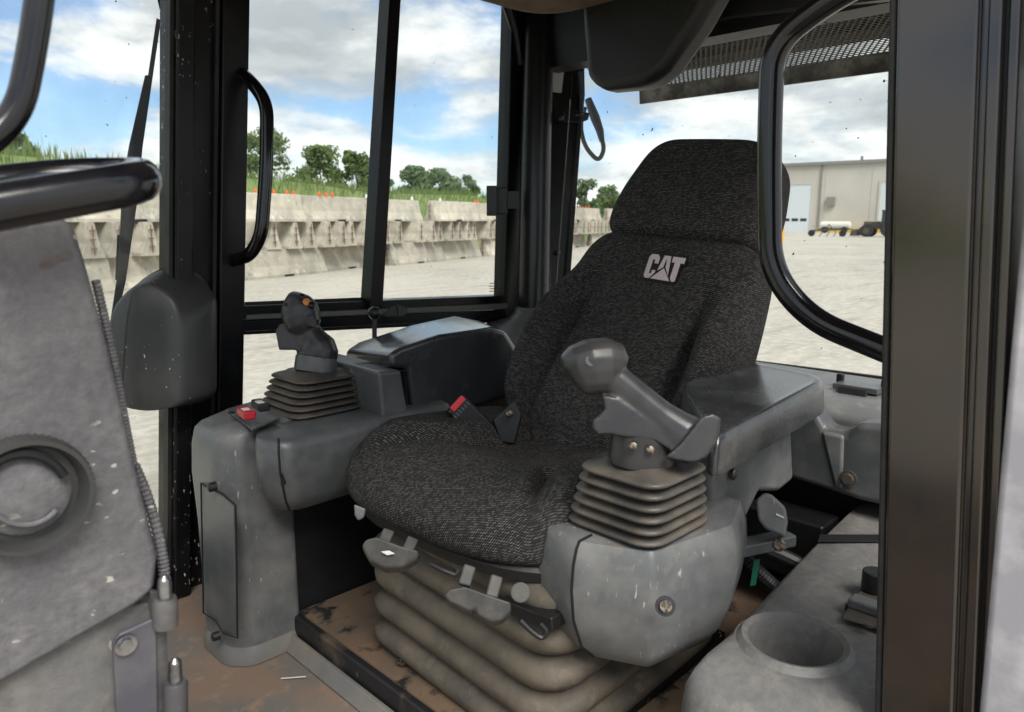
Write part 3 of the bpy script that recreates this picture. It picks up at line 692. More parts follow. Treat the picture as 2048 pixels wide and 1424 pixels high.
# perforated visor outside the rear window
def visor():
    V = []; F = []; p = .0165; r_o = p / math.sqrt(3); r_i = r_o * .74
    A = Vector((1.84, 0, 2.165)); U = Vector((0, 1, 0)); D = Vector((1, 0, -.11)).normalized()
    hole = lambda y, x: not (1.05 < y < 1.12)
    for j in range(29):
        for i in range(104):
            c = A + U * (-.1 + (i + (.5 if j % 2 else 0)) * p) + D * (j * p * math.sqrt(3) / 2)
            n = len(V)
            for rr in (r_o, r_i):
                for k in range(6):
                    a = math.pi / 6 + k * math.pi / 3; V.append(c + U * rr * math.cos(a) + D * rr * math.sin(a))
            for k in range(6): F.append((n + k, n + (k + 1) % 6, n + 6 + (k + 1) % 6, n + 6 + k))
    return V, F
vs = thing('perforated_visor', 'perforated metal sun visor over the outside of the rear window', 'visor', (2.0, .8, 2.26))
vo = mesh('perforated_sheet', visor(), 'steel_dark', vs, ang=180, kind='stuff')
sm = vo.modifiers.new('thick', 'SOLIDIFY'); sm.thickness = .002
mesh('lip', prism([(2.255, -.1, 2.125), (2.26, -.1, 2.075), (2.27, -.1, 2.075), (2.265, -.1, 2.125)], (0, 1.72, 0)), 'lip_metal', vs)
mesh('backing_plate', prism([(1.80, -.1, 2.20), (2.225, -.1, 2.155), (2.225, -.1, 2.16), (1.80, -.1, 2.205)], (0, 1.7, 0)), 'duct_black', vs)
mesh('stiffener', join(box(2.05, 2.075, -.1, 1.6, 2.145, 2.165)), 'paint', vs)
for y in (-.05, .75, 1.55): mesh('bracket', box(1.79, 2.25, y, y + .02, 2.17, 2.2), 'paint', vs)
# ---- near rear door post, right edge of the photograph
XP = .8
def col(px): return at(px, 712, X=XP).y
dp = thing('door_post', 'glossy black cab door post with folded edges and a worn bare outer edge', 'door post', (XP + .1, .2, FL))
def strip(name, p0, p1, dx0, dx1, m, **k):
    y0, y1 = col(p1), col(p0)
    return mesh(name, box(XP + dx0, XP + dx1, y0, y1, .7, 2.42, (0, .066), 1.48), m, dp, **k)
strip('rubber_seal', 1766, 1784, .004, .05, 'rubber', bevel=.004)
strip('post_face', 1784.5, 1942, 0, .1, 'post_paint_reflection', bevel=.004)
strip('fold', 1943, 1957, .012, .09, 'post_paint_reflection')
strip('step', 1957.5, 1986, .004, .09, 'post_paint_reflection', bevel=.003)
strip('fold', 1986.5, 1996, .014, .09, 'paint')
strip('step', 1996.5, 2020, .006, .09, 'post_paint_reflection', bevel=.003)
C2 = box(XP + .0, XP + .14, .02, col(2021), .7, 2.42, (0, .03), 1.5)
mesh('outer_edge', C2, 'silver_edge', dp, bevel=.008)
# ---- grab rail on that post
rail = [at(1790, -70, X=1.0), at(1650, 5, X=1.0), at(1545, 90, X=1.0), at(1538, 300, X=1.0), at(1540, 540, X=1.0), at(1620, 640, X=1.0), at(1800, 712, X=1.0)]
gr = thing('grab_rail', 'bent glossy black tube rail behind the door post', 'grab rail', rail[-1])
mesh('tube', tube(fillet(rail, .11, 10), .0165, 18), 'tube_paint', gr)
mesh('mount', join(obox(rail[-1] + Vector((0, -.02, -.005)), (.05, .05, .05), (1, 0, 0)), obox(rail[0] + Vector((0, -.01, 0)), (.05, .05, .05), (1, 0, 0))), 'paint', gr, bevel=.004)

# ================================================================== OPERATOR SEAT
SY = .875
seat = thing('operator_seat', 'dark flecked fabric operator seat on a tan dusty suspension bellows', 'seat', (.9, SY, FL + .067))
def sgn(a, p): return math.copysign(abs(a) ** p, a)
def pillow(org, ex, ey, ez, outline, th, front, nu=44, nv=26, edge=.035):
    """closed cushion: outline(a) -> (x,y) rim in the cushion plane, front(x,y) -> extra height of the face"""
    V = []; F = []; UV = []
    rows = []
    # rim rings from the middle of the face, over the rounded edge, to the back
    fr = [.02] + [.03 * k for k in range(2, 27)] + [.81, .84, .87, .895, .92, .94, .96, .975, .99, 1.0]
    for k, s in enumerate(fr):
        ring = []
        for i in range(nu):
            x, y = outline(2 * math.pi * i / nu); x *= s; y *= s
            rim = max(0.0, (s - .80) / .20)
            z = th * .5 + front(x, y) * (1 - .6 * rim ** 2) - edge * (1 - math.sqrt(max(0, 1 - rim ** 2)))
            ring.append((x, y, z))
        rows.append(ring)
    for s, z in ((1.0, -.1), (1.0, -.3), (.97, -.45), (.9, -.5), (.5, -.5), (.05, -.5)):
        rows.append([(outline(2 * math.pi * i / nu)[0] * s, outline(2 * math.pi * i / nu)[1] * s, th * z) for i in range(nu)])
    org = Vector(org)
    acc = [0.0] * nu
    for k, ring in enumerate(rows):
        for i, (x, y, z) in enumerate(ring):
            V.append(org + ex * x + ey * y + ez * z)
            if k: acc[i] += (Vector(ring[i]) - Vector(rows[k - 1][i])).length
            else: acc[i] = math.hypot(x, y)
            d = math.hypot(x, y) or 1
            UV.append((x / d * acc[i], y / d * acc[i]))
    for k in range(len(rows) - 1):
        for i in range(nu):
            j = (i + 1) % nu
            F.append((k * nu + i, k * nu + j, (k + 1) * nu + j, (k + 1) * nu + i))
    F.append(tuple(range(nu))[::-1]); F.append(tuple(range((len(rows) - 1) * nu, len(rows) * nu)))
    return (V, F), UV
# cushion: x to the rear, y across, z up
def cush_out(a):
    x = sgn(math.cos(a), .5) * .27; y = sgn(math.sin(a), .5) * .285
    if x < 0: y *= 1 - .06 * (abs(x) / .265) ** 2
    if x < 0: x *= 1 - .13 * (abs(y) / .285) ** 2
    return x, y
def crease(d, wdt): return math.exp(-(d / wdt) ** 2)
def cush_front(x, y):
    ay = abs(y); bl = .165 - .09 * max(0, -x - .06) / .2 if False else .10 + .13 * max(0, -x - .03) / .2
    h = .006
    bol = max(0, min(1, (ay - bl) / .05)); back = max(0, min(1, (x + .235) / .12))
    h += .032 * bol * bol * (3 - 2 * bol) * back
    h -= .026 * crease(ay - bl + .004, .010) * back
    h -= .045 * max(0, (-x - .13) / .135) ** 2
    h += .012 * math.exp(-((x + .10) / .06) ** 2) * (1 - bol)
    h -= .014 * math.exp(-((x - .05) / .12) ** 2 - (y / .11) ** 2)
    return h
tl = R(5)
vf, uv = pillow((.905, SY + .012, 1.212), Vector((math.cos(tl), 0, -math.sin(tl))), Vector((0, 1, 0)), Vector((math.sin(tl), 0, math.cos(tl))), cush_out, .088, cush_front, 120)
mesh('cushion', vf, 'fabric', seat, sub=1, uv=uv)
# back rest, reclined
ra = R(30)
bu = Vector((math.sin(ra), -.075, math.cos(ra))).normalized(); bl_ = Vector((0, 1, .05)).normalized(); bn = bl_.cross(bu).normalized(); bl_ = bu.cross(bn)
if bn.x > 0: bn = -bn
BO = Vector((1.205, SY - .008, 1.395))
def poly_radius(poly, rr):
    P_ = rpoly(poly, rr, 8)
    def f(a):
        d = Vector((math.cos(a), math.sin(a))); best = 0
        for p, q in zip(P_, P_[1:] + P_[:1]):
            e = q - p; den = d.x * e.y - d.y * e.x
            if abs(den) < 1e-9: continue
            t_ = (p.x * e.y - p.y * e.x) / den; s_ = (p.x * d.y - p.y * d.x) / den
            if t_ > 0 and -1e-6 <= s_ <= 1 + 1e-6: best = max(best, t_)
        return d.x * best, d.y * best
    return f
back_out = poly_radius([(.19, .268), (.222, .12), (.242, -.06), (.226, -.17), (.155, -.268), (-.17, -.268), (-.245, -.17), (-.25, -.06), (-.232, .12), (-.205, .268)], [.07, .1, .1, .1, .08, .08, .1, .1, .1, .07])
def back_front(y, z):
    ay = abs(y); bl = .15 - .03 * max(0, z) / .27 + .012 * max(0, -z) / .27
    on = max(0, min(1, (.17 - z) / .12)) * max(0, min(1, (z + .25) / .10))
    bol = max(0, min(1, (ay - bl) / .055))
    h = .06 * bol * bol * (3 - 2 * bol) * on - .032 * crease(ay - bl + .004, .011) * on
    h += .016 * math.exp(-((z + .12) / .1) ** 2) * (1 - bol)
    return h
vf, uv = pillow(BO, bl_, bu, bn, back_out, .105, back_front, 120)
backrest = mesh('backrest', vf, 'fabric', seat, sub=1, uv=uv)
HO = BO + bu * .365 + bn * .0 + Vector((.012, .002, 0))
head_out = poly_radius([(.14, .12), (.186, -.03), (.18, -.118), (-.18, -.118), (-.186, -.03), (-.15, .12)], [.06, .08, .04, .04, .08, .06])
vf, uv = pillow(HO, bl_, bu, bn, head_out, .115, lambda y, z: .012 * (1 - (y / .2) ** 2), 64, edge=.045)
mesh('headrest', vf, 'fabric', seat, sub=1, uv=uv)
# embroidered patch on the back rest
LW = .083
LO = BO + bu * .178 + bn * (.0525 + .0045) - bl_ * .03
def LP(x, y, h=0): return LO + (-bl_) * ((x - .5) * LW) + bu * ((y - .28) * LW) + bn * h
def sk_(p): return [(x - .10 * y + .03, y * 1.05) for x, y in p]
patch = mesh('logo_patch', prism([LP(*p) for p in sk_([(-.045, .03), (-.045, .56), (.03, .65), (1.04, .65), (1.045, .42), (.94, .41), (.94, .0), (.88, -.05), (.02, -.05)])], -bn * .003), 'plastic_black', backrest)
patch['label'] = 'black embroidered patch with pale CAT letters and triangle'
mat('embroidery', (.62, .53, .53), .8, (.52, .43, .43), 400, .4, .6)
Cc = [(.05, 0), (0, .06), (0, .52), (.06, .6), (.24, .6), (.30, .53), (.30, .38), (.19, .38), (.19, .47), (.125, .47), (.125, .12), (.19, .12), (.19, .21), (.285, .21), (.285, .15), (.16, 0)]
Aa = [(.335, .215), (.41, .6), (.595, .6), (.665, .13), (.535, .31), (.53, .40), (.51, .5), (.485, .5), (.475, .40), (.47, .31)]
Tt = [(.655, .6), (1.0, .6), (1.0, .46), (.895, .46), (.895, .03), (.86, 0), (.80, 0), (.745, .075), (.745, .46), (.655, .46)]
Tr = [(.21, 0), (.5, .29), (.755, 0)]
for nm, pl_ in (('letter', Cc), ('letter', Aa), ('letter', Tt), ('triangle', Tr)):
    mesh(nm, prism([LP(*p, .0008) for p in sk_(pl_)], -bn * .0015), 'embroidery', backrest)
# shell under the cushion, front lip
def rim(off, z): return [Vector((.915 + cush_out(2 * math.pi * i / 40)[0] * off, SY + cush_out(2 * math.pi * i / 40)[1] * off, z + .087 * -(cush_out(2 * math.pi * i / 40)[0]))) for i in range(40)]
mesh('seat_pan', loft([rim(.9, 1.142), rim(.975, 1.15), rim(.985, 1.166), rim(.95, 1.176)]), 'plastic_black', seat)
mesh('suspension_frame', box(.74, 1.1, .68, 1.05, 1.09, 1.15), 'plastic_black', seat, bevel=.004)
# bellows
lev = []
zs = [(FL + .068, 0.0), (.985, .0), (1.0, .028), (1.018, .034), (1.034, .028), (1.044, .004), (1.054, .022), (1.072, .032), (1.09, .022), (1.098, .0), (1.106, .018), (1.122, .026), (1.138, .012), (1.145, -.02)]
zs = []
z = FL + .068
for k in range(5):
    zs += [(z, -.006), (z + .006, .010), (z + .02, .02), (z + .036, .022), (z + .047, .012), (z + .053, .0)]; z += .0565
zs.append((z, -.015))
rings = []
for z, o in zs:
    k = (z - FL) / .29
    poly = rpoly([(.70 - o + .012 * k, .62 - o), (1.13 + o, .62 - o), (1.13 + o, 1.05 + o), (.70 - o + .012 * k, 1.05 + o)], .07, 6)
    rings.append([Vector((p.x, p.y, z - .022 * max(0, 1 - ((p.x - .68) ** 2 + (p.y - .64) ** 2) / .03) * (1 - k * .3) - .01 * math.sin(p.y * 17 + k * 3) * .4)) for p in poly])
mesh('suspension_bellows', loft(rings), 'bellows', seat, ang=80)
mesh('base_rail', box(.70, 1.15, .60, .622, FL + .068, FL + .09), 'paint_chipped', seat)
bq = at(808, 1322, Z=FL + .075)
mesh('base_bolt', join(disc(bq, (0, 0, 1), .014, .005, 14), disc(bq + Vector((0, 0, .005)), (0, 0, 1), .009, .014, 6)), 'screw', seat)
# the two adjusting handles and the small parts below the front lip
def handle(a, b, c, d, px_w, nm):
    """a, b: tops of the two arms; c, d: where they meet the paddle"""
    parts = []
    for p, q in ((a, c), (b, d)):
        parts.append(tube(fillet([p, p * .45 + q * .55 + Vector((0, 0, .004)), q], .02, 4), [.008] * 7, 8))
    return join(*parts)
def lever(arm_px, pad_px, t0, t1, name):
    lv = mesh(name, prism([at(x, y, t=t1) for x, y in pad_px], Vector((.012, .012, -.017))), 'lever_grey', seat, bevel=.006, seg=3)
    for (x0, y0), (x1, y1) in arm_px:
        p, q = at(x0, y0, t=t0), at(x1, y1, t=t1 + .01)
        mesh('arm', obox((p + q) / 2, ((p - q).length, .017, .012), p - q, ray(900, 1100) * -1), 'lever_grey', lv, bevel=.003)
    return lv
lv1 = lever([((778, 1062), (765, 1092)), ((826, 1078), (812, 1108))], [(722, 1092), (730, 1078), (752, 1072), (800, 1090), (838, 1100), (836, 1116), (806, 1134), (770, 1138), (738, 1122)], 1.09, 1.06, 'height_lever')
mesh('arrow_sticker', prism([at(x, y, t=1.053) for x, y in ((762, 1103), (778, 1101), (790, 1107), (774, 1110))], Vector((.001, .001, -.0015))), 'white_label', lv1)
lv2 = lever([((940, 1132), (928, 1172)), ((994, 1152), (982, 1196))], [(888, 1190), (900, 1178), (930, 1172), (985, 1192), (1022, 1204), (1022, 1222), (1005, 1240), (985, 1244), (955, 1230), (950, 1218), (940, 1222), (900, 1205)], 1.0, .975, 'slide_lever')
mesh('lock_tab', prism([at(x, y, t=1.14) for x, y in ((708, 1008), (732, 1018), (728, 1036), (716, 1042), (709, 1030))], ray(720, 1020) * .02), 'plastic', seat, bevel=.003)
mesh('knob', join(disc(at(1041, 1185, t=1.0), -ray(1041, 1185), .0135, .02, 18)), 'lever_grey', seat, bevel=.002)
mesh('slide_rail', obox(at(1065, 1222, t=1.04), (.10, .03, .02), (0, 1, -.1)), 'plastic_black', seat, bevel=.003)
mesh('wire_clip', tube(fillet([at(1040, 1240, t=.98), at(1062, 1262, t=.98), at(1085, 1278, t=.98), at(1096, 1262, t=.98), at(1080, 1246, t=.98)], .01, 4), .004, 8), 'plastic_black', seat)
mesh('hanging_strap', tube(fillet([at(862, 1128, t=1.07), at(890, 1142, t=1.06), at(912, 1150, t=1.06), at(918, 1142, t=1.06), at(905, 1134, t=1.07)], .01, 4), .0035, 6), 'rubber', seat)
# ---- seat belt buckle
bk = thing('belt_buckle', 'black seat belt buckle with a red release button beside the cushion', 'buckle', at(975, 870, t=1.42))
q0, q1 = at(908, 806, t=1.44), at(985, 878, t=1.46); bax = (q1 - q0).normalized(); bside = ray(940, 840).cross(bax).normalized(); bfr = -bside.cross(bax) * -1
bkb = mesh('housing', obox(q0 + bax * .05, (.1, .046, .026), bax, -ray(940, 840)), 'plastic_black', bk, bevel=.006, seg=3)
mesh('button', obox(q0 + bax * .006 - bside * .004 - ray(912, 812) * .012, (.012, .034, .012), bax, -ray(912, 812)), 'red_buckle', bkb, bevel=.002)
for k in range(6): mesh('ridge', obox(q0 + bax * .02 + bside * (-.018 + k * .0072) - ray(920, 820) * .0115, (.008, .003, .006), bax, -ray(912, 812)), 'plastic_clean', bkb)
mesh('webbing', obox(q1 + bax * .05, (.12, .04, .006), bax, -ray(940, 840)), 'rubber', bk)
mesh('anchor_bolt', disc(at(1019, 828, t=1.42), -ray(1019, 828), .008, .008, 10, .003), 'screw', bk)
mesh('bracket', prism([at(x, y, t=1.44) for x, y in ((985, 840), (1030, 800), (1045, 830), (1030, 890), (1000, 885))], ray(1000, 850) * .02), 'plastic_black', bk, bevel=.004)

# ================================================================== control boxes
# boot: rounded square folds around a centre line
def boot(c0, c1, h0, h1, folds, name, parent, m='boot', rot=0, amp=.0085):
    rings = []; N_ = folds * 8
    for k in range(N_ + 1):
        f = k / N_; ph = (k % 8) / 8
        o = amp * (2 * abs(math.sin(math.pi * ph)) ** .75 - 1)
        s = h0 + (h1 - h0) * f + o
        c = c0.lerp(c1, f)
        poly = rpoly([(-s, -s), (s, -s), (s, s), (-s, s)], s * .48, 5)
        cr, sr = math.cos(rot), math.sin(rot)
        rings.append([Vector((c.x + p.x * cr - p.y * sr, c.y + p.x * sr + p.y * cr, c.z)) for p in poly])
    top = rings[-1]; cc = c1 + Vector((0, 0, .003))
    rings.append([cc + (p - c1) * .86 + Vector((0, 0, .002)) for p in top]); rings.append([cc + (p - c1) * .55 + Vector((0, 0, .004)) for p in top])
    return mesh(name, loft(rings), m, parent, ang=75)

# ---- far control box (machine's right hand side)
FT = 1.295
fbox = thing('control_box', 'grey plastic control box with a cracked front seam beyond the seat', 'control box', (.8, 1.33, FL))
pl0 = [(.556, 1.188), (.59, 1.14), (.98, 1.15), (.98, 1.46), (.72, 1.46), (.625, 1.31)]
def cen(p, s): return scalepoly(p, s, (.78, 1.33))
sh = mesh('shell', zloft([(1.15, cen(pl0, (.82, .8))), (1.158, cen(pl0, (.88, .9))), (1.185, cen(pl0, (.95, .975))), (1.24, cen(pl0, 1.0)), (1.275, cen(pl0, (1.0, .995))), (1.29, cen(pl0, (.985, .975))), (FT, cen(pl0, (.96, .93)))], .022, 5), 'plastic_clean', fbox, ang=50)
def seam_of(levels, poly, idx, rr, n, c, out=.0015):
    pts = []
    for z, sc_ in levels:
        p = rpoly(scalepoly(poly, sc_, c), rr, n)[idx]; d = Vector((p.x - c[0], p.y - c[1])).normalized() * out
        pts.append(Vector((p.x + d.x, p.y + d.y, z)))
    return pts
fl_ = [(1.158, (.88, .9)), (1.185, (.95, .975)), (1.24, 1.0), (1.275, (1.0, .995)), (1.29, (.985, .975)), (1.296, (.96, .93))]
sp_ = seam_of(fl_, pl0, 7, .022, 5, (.78, 1.33), .0006)
mesh('seam', tube(sp_, .002, 6), 'dark_void', fbox)
ck_ = sp_[1].lerp(sp_[2], .75); ex_ = Vector((1, -.02, 0))
mesh('crack', prism([ck_ + Vector((0, -.003, .012)), ck_ + ex_ * .006 + Vector((0, -.003, .004)), ck_ + ex_ * .024 + Vector((0, -.003, -.008)), ck_ + ex_ * .012 + Vector((0, -.003, -.006)), ck_ + Vector((0, -.003, -.012))], (0, .01, 0)), 'dark_void', fbox)
mesh('column', loft([[at(x, y, Y=1.158) for x, y in ((757, 744), (803, 740), (824, 860), (770, 872))], [at(x, y, Y=1.158) + Vector((.01, .26, 0)) for x, y in ((757, 744), (803, 740), (824, 860), (770, 872))]]), 'plastic_clean', fbox, bevel=.008, seg=3)
mesh('column_side', box(.80, .86, 1.25, 1.42, 1.28, 1.385), 'plastic_clean', fbox, bevel=.012, seg=3)
# arm rest body and lid
ar = thing('arm_rest', 'black padded storage arm rest with a lid on the far side', 'arm rest', (1.05, 1.33, 1.2))
prof = [(783, 737), (780, 708), (800, 695), (880, 669), (985, 655), (1012, 662), (1040, 710), (1038, 790), (960, 812), (828, 838), (815, 738)]
prof2 = [(690, 725), (688, 702), (715, 684), (820, 650), (905, 631), (960, 642), (1030, 690), (1030, 770), (960, 790), (760, 812), (732, 731)]
mesh('body', loft([[at(x, y, Y=1.185) for x, y in prof], [at(x, y, Y=1.42) for x, y in prof2]]), 'armrest', ar, bevel=.013, seg=4)
mesh('lid_joint', tube([at(x, y, Y=1.184) for x, y in ((784, 741), (800, 742), (814, 742))], .0016, 6), 'dark_void', ar)
mesh('hinge_gap', prism([at(x, y, Y=1.20) for x, y in ((806, 742), (826, 742), (838, 838), (816, 838))], (0, .1, 0)), 'dark_void', ar)
# lever with ball knob between the window and the arm rest
bl = thing('ball_lever', 'thin black lever with a round ball knob at the window', 'lever', at(749, 662, t=1.72))
mesh('knob', ball(at(749, 626, t=1.72), .0155), 'plastic_black', bl)
mesh('rod', tube([at(749, 632, t=1.72), at(749, 720, t=1.72)], .0055, 10), 'plastic_black', bl)
wl = thing('window_latch', 'black catch on the window sill behind the ball knob', 'latch', at(800, 622, t=1.95))
mesh('lever_arm', prism([at(x, y, t=1.95) for x, y in ((762, 632), (785, 612), (812, 614), (800, 632), (775, 634))], ray(790, 620) * .01), 'plastic_black', wl, bevel=.002)
mesh('catch', prism([at(x, y, t=1.93) for x, y in ((792, 608), (815, 616), (812, 632), (796, 634))], ray(790, 620) * .015), 'plastic_black', wl, bevel=.003)
wc = thing('sash_catch', 'black boxy catch on the rear edge of the side window', 'latch', at(1000, 402, t=2.18))
mesh('housing', obox(at(1000, 402, t=2.2), (.045, .035, .078), ray(1040, 402).cross(Vector((0, 0, 1)))), 'plastic_black', wc, bevel=.004)
mesh('face', obox(at(984, 402, t=2.17), (.030, .045, .086), ray(1040, 402).cross(Vector((0, 0, 1)))), 'plastic_black', wc, bevel=.002)
mesh('arm', obox(at(1022, 400, t=2.2), (.05, .02, .05), ray(1040, 402).cross(Vector((0, 0, 1)))), 'plastic_black', wc)

# ---- far pedestal with access panel and switches
pd = thing('pedestal', 'tall grey plastic pedestal with an access panel left of the seat', 'pedestal', (.56, 1.3, FL))
pp = [(.524, 1.285), (.556, 1.252), (.66, 1.252), (.69, 1.42), (.61, 1.44), (.522, 1.385)]
def pc(s, dx=0): return [(x + dx, y) for x, y in scalepoly(pp, s, (.61, 1.35))]
mesh('shell', zloft([(FL + .03, pc(1)), (1.10, pc(1.0)), (1.20, pc(1.0, -.004)), (1.255, pc(1.0)), (1.285, pc(.985, .006)), (1.294, pc(.95, .014)), (1.30, pc(.86, .03)), (1.303, pc(.6, .05))], .014, 4), 'plastic', pd, ang=42)
mesh('foot_flange', zloft([(FL + .002, scalepoly(pp, 1.12, (.61, 1.35))), (FL + .02, scalepoly(pp, 1.10, (.61, 1.35))), (FL + .034, scalepoly(pp, 1.02, (.61, 1.35)))], .03, 5), 'mat_edge', pd)
fpn = [(402, 968), (418, 975), (432, 990), (446, 990), (470, 1010), (473, 1280), (440, 1262), (410, 1235), (404, 1180)]
ap = mesh('access_panel', prism([at(x, y, X=.5165) + Vector((0, 0, 0)) for x, y in ((404, 970), (424, 980), (446, 992), (468, 1012), (472, 1272), (445, 1262), (436, 1240), (410, 1222))], (.006, 0, 0)), 'slate_plate' if False else 'plastic_clean', pd, bevel=.003)
mesh('panel_groove', tube([at(x, y, X=.516) for x, y in ((402, 966), (424, 977), (447, 989), (471, 1010), (475, 1276), (445, 1266), (433, 1243), (407, 1226), (402, 966))], .0016, 6), 'dark_void', pd)
for q in ((432, 972), (439, 1270)): mesh('panel_screw', disc(at(*q, X=.5135), (-1, .1, 0), .0085, .012, 14, .003), 'plastic_black', ap)
swp = [at(x, y, Z=1.306) for x, y in ((452, 822), (505, 862), (560, 838), (505, 806))]
sp = mesh('switch_plate', prism(swp, (0, 0, .004)), 'plastic_clean', pd, bevel=.001)
mesh('red_rocker', obox(at(493, 826, Z=1.33), (.05, .022, .016), swp[1] - swp[0]), 'red_switch', sp, bevel=.004)
mesh('rocker_mark', obox(at(491, 818, Z=1.3385), (.016, .012, .001), swp[1] - swp[0]), 'white_label', sp)
mesh('black_rocker', obox(at(521, 810, Z=1.33), (.05, .022, .016), swp[1] - swp[0]), 'plastic_black', sp, bevel=.004)
mesh('rocker_mark', obox(at(519, 804, Z=1.3385), (.02, .012, .001), swp[1] - swp[0]), 'white_label', sp)
mesh('plate_screw', disc(at(463, 826, Z=1.32), (0, 0, 1), .006, .002, 12), 'plastic_black', sp)

# ---- far joystick: pistol grip with thumb buttons
jf = thing('joystick', 'upright pistol grip joystick with an orange thumb button on a ribbed boot', 'joystick', at(625, 830, t=1.5))
b0 = at(622, 812, t=1.50); b0.z = FT; b1 = at(632, 742, t=1.50)
boot(b0, b1, .077, .062, 6, 'boot', jf)
def sweep_vf(pts, n=16):
    """pts: (px, py, t, half width px, half depth m) stacked cross-sections seen from the door"""
    rings = []
    vr = Vector((S2, -S2, 0)); 
    for i, (x, y, t_, w_, d_) in enumerate(pts):
        c = at(x, y, t=t_); rw = w_ * t_ / FPX
        a = at(*pts[max(i - 1, 0)][:2], t=pts[max(i - 1, 0)][2]); b = at(*pts[min(i + 1, len(pts) - 1)][:2], t=pts[min(i + 1, len(pts) - 1)][2])
        ax = (b - a).normalized(); dv = Vector((S2, S2, 0)); dv = (dv - ax * dv.dot(ax)).normalized(); sv = dv.cross(ax).normalized()
        rings.append([c + sv * rw * sgn(math.cos(2 * math.pi * q / n), .8) + dv * d_ * sgn(math.sin(2 * math.pi * q / n), .8) for q in range(n)])
    return loft(rings)
def sweep(pts, m, name, parent, n=16, **k): return mesh(name, sweep_vf(pts, n), m, parent, ang=70, **k)
def moulded(name, vfs, m, parent, vox=.0022, it=5):
    """several overlapping solids fused into one continuous moulded body"""
    o = mesh(name, join(*vfs), m, parent, ang=180)
    q = o.modifiers.new('fuse', 'REMESH'); q.mode = 'VOXEL'; q.voxel_size = vox; q.use_smooth_shade = True
    q = o.modifiers.new('soften', 'SMOOTH'); q.factor = .5; q.iterations = it
    return o
T = 1.49
sweep([(631, 742, T, 41, .034), (632, 734, T, 42, .034), (633, 712, T, 40, .033), (633, 706, T, 36, .03)], 'plastic_clean', 'collar', jf)
moulded('grip', [
    sweep_vf([(634, 714, T, 40, .034), (636, 702, T, 40, .034), (634, 692, T, 36, .031), (626, 680, T, 29, .026), (618, 668, T, 26, .024), (613, 655, T, 26, .024), (608, 640, T, 26, .022)]),
    sweep_vf([(615, 668, T - .005, 10, .012), (613, 663, T - .005, 22, .022), (609, 650, T - .005, 33, .030), (603, 633, T - .005, 37, .034), (598, 616, T - .005, 36, .034), (592, 602, T - .005, 28, .028), (587, 592, T - .005, 17, .018), (584, 584, T - .005, 6, .006)]),
    prism([at(x, y, t=1.475) for x, y in ((551, 662), (560, 648), (572, 650), (590, 666), (612, 672), (616, 700), (600, 704), (592, 700), (558, 700))], ray(590, 680) * .04)], 'grip', jf, .0024, 5)
fc = at(612, 640, t=1.462)
mesh('rocker_bezel', prism([at(x, y, t=1.452) for x, y in ((612, 632), (626, 628), (634, 644), (632, 656), (615, 652))], ray(615, 640) * .012), 'plastic_black', jf, bevel=.002)
for (x, y, m_, r_) in ((603, 596, 'plastic_black', .0065), (612, 607, 'orange_button', .008), (622, 612, 'plastic_black', .0065)):
    mesh('thumb_button', disc(at(x, y, t=1.463), Vector((-.1, -.75, .6)), r_, .007, 12, .002), m_, jf)
mesh('grip_screw', disc(at(573, 610, t=1.458), -ray(571, 609), .004, .002, 10), 'dark_void', jf)

# ---- near control box, arm rest and joystick
nb = thing('control_box', 'scuffed grey plastic control box beside the seat nearest the door', 'control box', (.84, .56, FL))
np_ = [(.715, .655), (.70, .585), (.745, .492), (.90, .462), (1.0, .50), (1.02, .665)]
def nc(s, dx=0, dy=0): return [(x + dx, y + dy) for x, y in scalepoly(np_, s, (.85, .575))]
mesh('shell', zloft([(1.065, nc((.62, .62))), (1.075, nc((.74, .76))), (1.10, nc((.9, .9))), (1.145, nc((1.01, 1.01))), (1.19, nc((1.04, 1.05))), (1.225, nc((1.02, 1.03))), (1.246, nc((.985, .985))), (1.254, nc((.95, .94))), (1.256, nc((.8, .75)))], .006, 3), 'plastic', nb, ang=38)
nl_ = [(1.075, (.74, .76)), (1.10, (.9, .9)), (1.145, (1.01, 1.01)), (1.19, (1.04, 1.05)), (1.225, (1.02, 1.03)), (1.246, (.985, .985)), (1.255, (.95, .94)), (1.257, (.8, .75))]
mesh('seam', tube(seam_of(nl_, np_, 6, .006, 3, (.85, .575), .0006), .002, 6), 'dark_void', nb)
sq = at(1330, 1212, t=.91)
mesh('screw_well', disc(sq + ray(1330, 1212) * .004, -ray(1330, 1212) + Vector((0, -.4, 0)), .0125, .003, 18), 'plastic_black', nb)
mesh('screw', disc(sq, -ray(1330, 1212) + Vector((0, -.4, 0)), .0075, .004, 14), 'screw', nb)
mesh('rear_column', prism([at(x, y, Y=.53) for x, y in ((1420, 915), (1585, 850), (1590, 960), (1560, 985), (1520, 985), (1440, 1150), (1425, 1040))], (0, .14, 0)), 'plastic', nb, bevel=.012, seg=3)
for q in ((1465, 948),): mesh('column_screw', join(disc(at(*q, Y=.527), (0, -1, 0), .009, .004, 14, .002)), 'screw', nb)
nar = thing('arm_rest', 'worn black padded arm rest behind the nearest joystick', 'arm rest', (1.1, .58, 1.3))
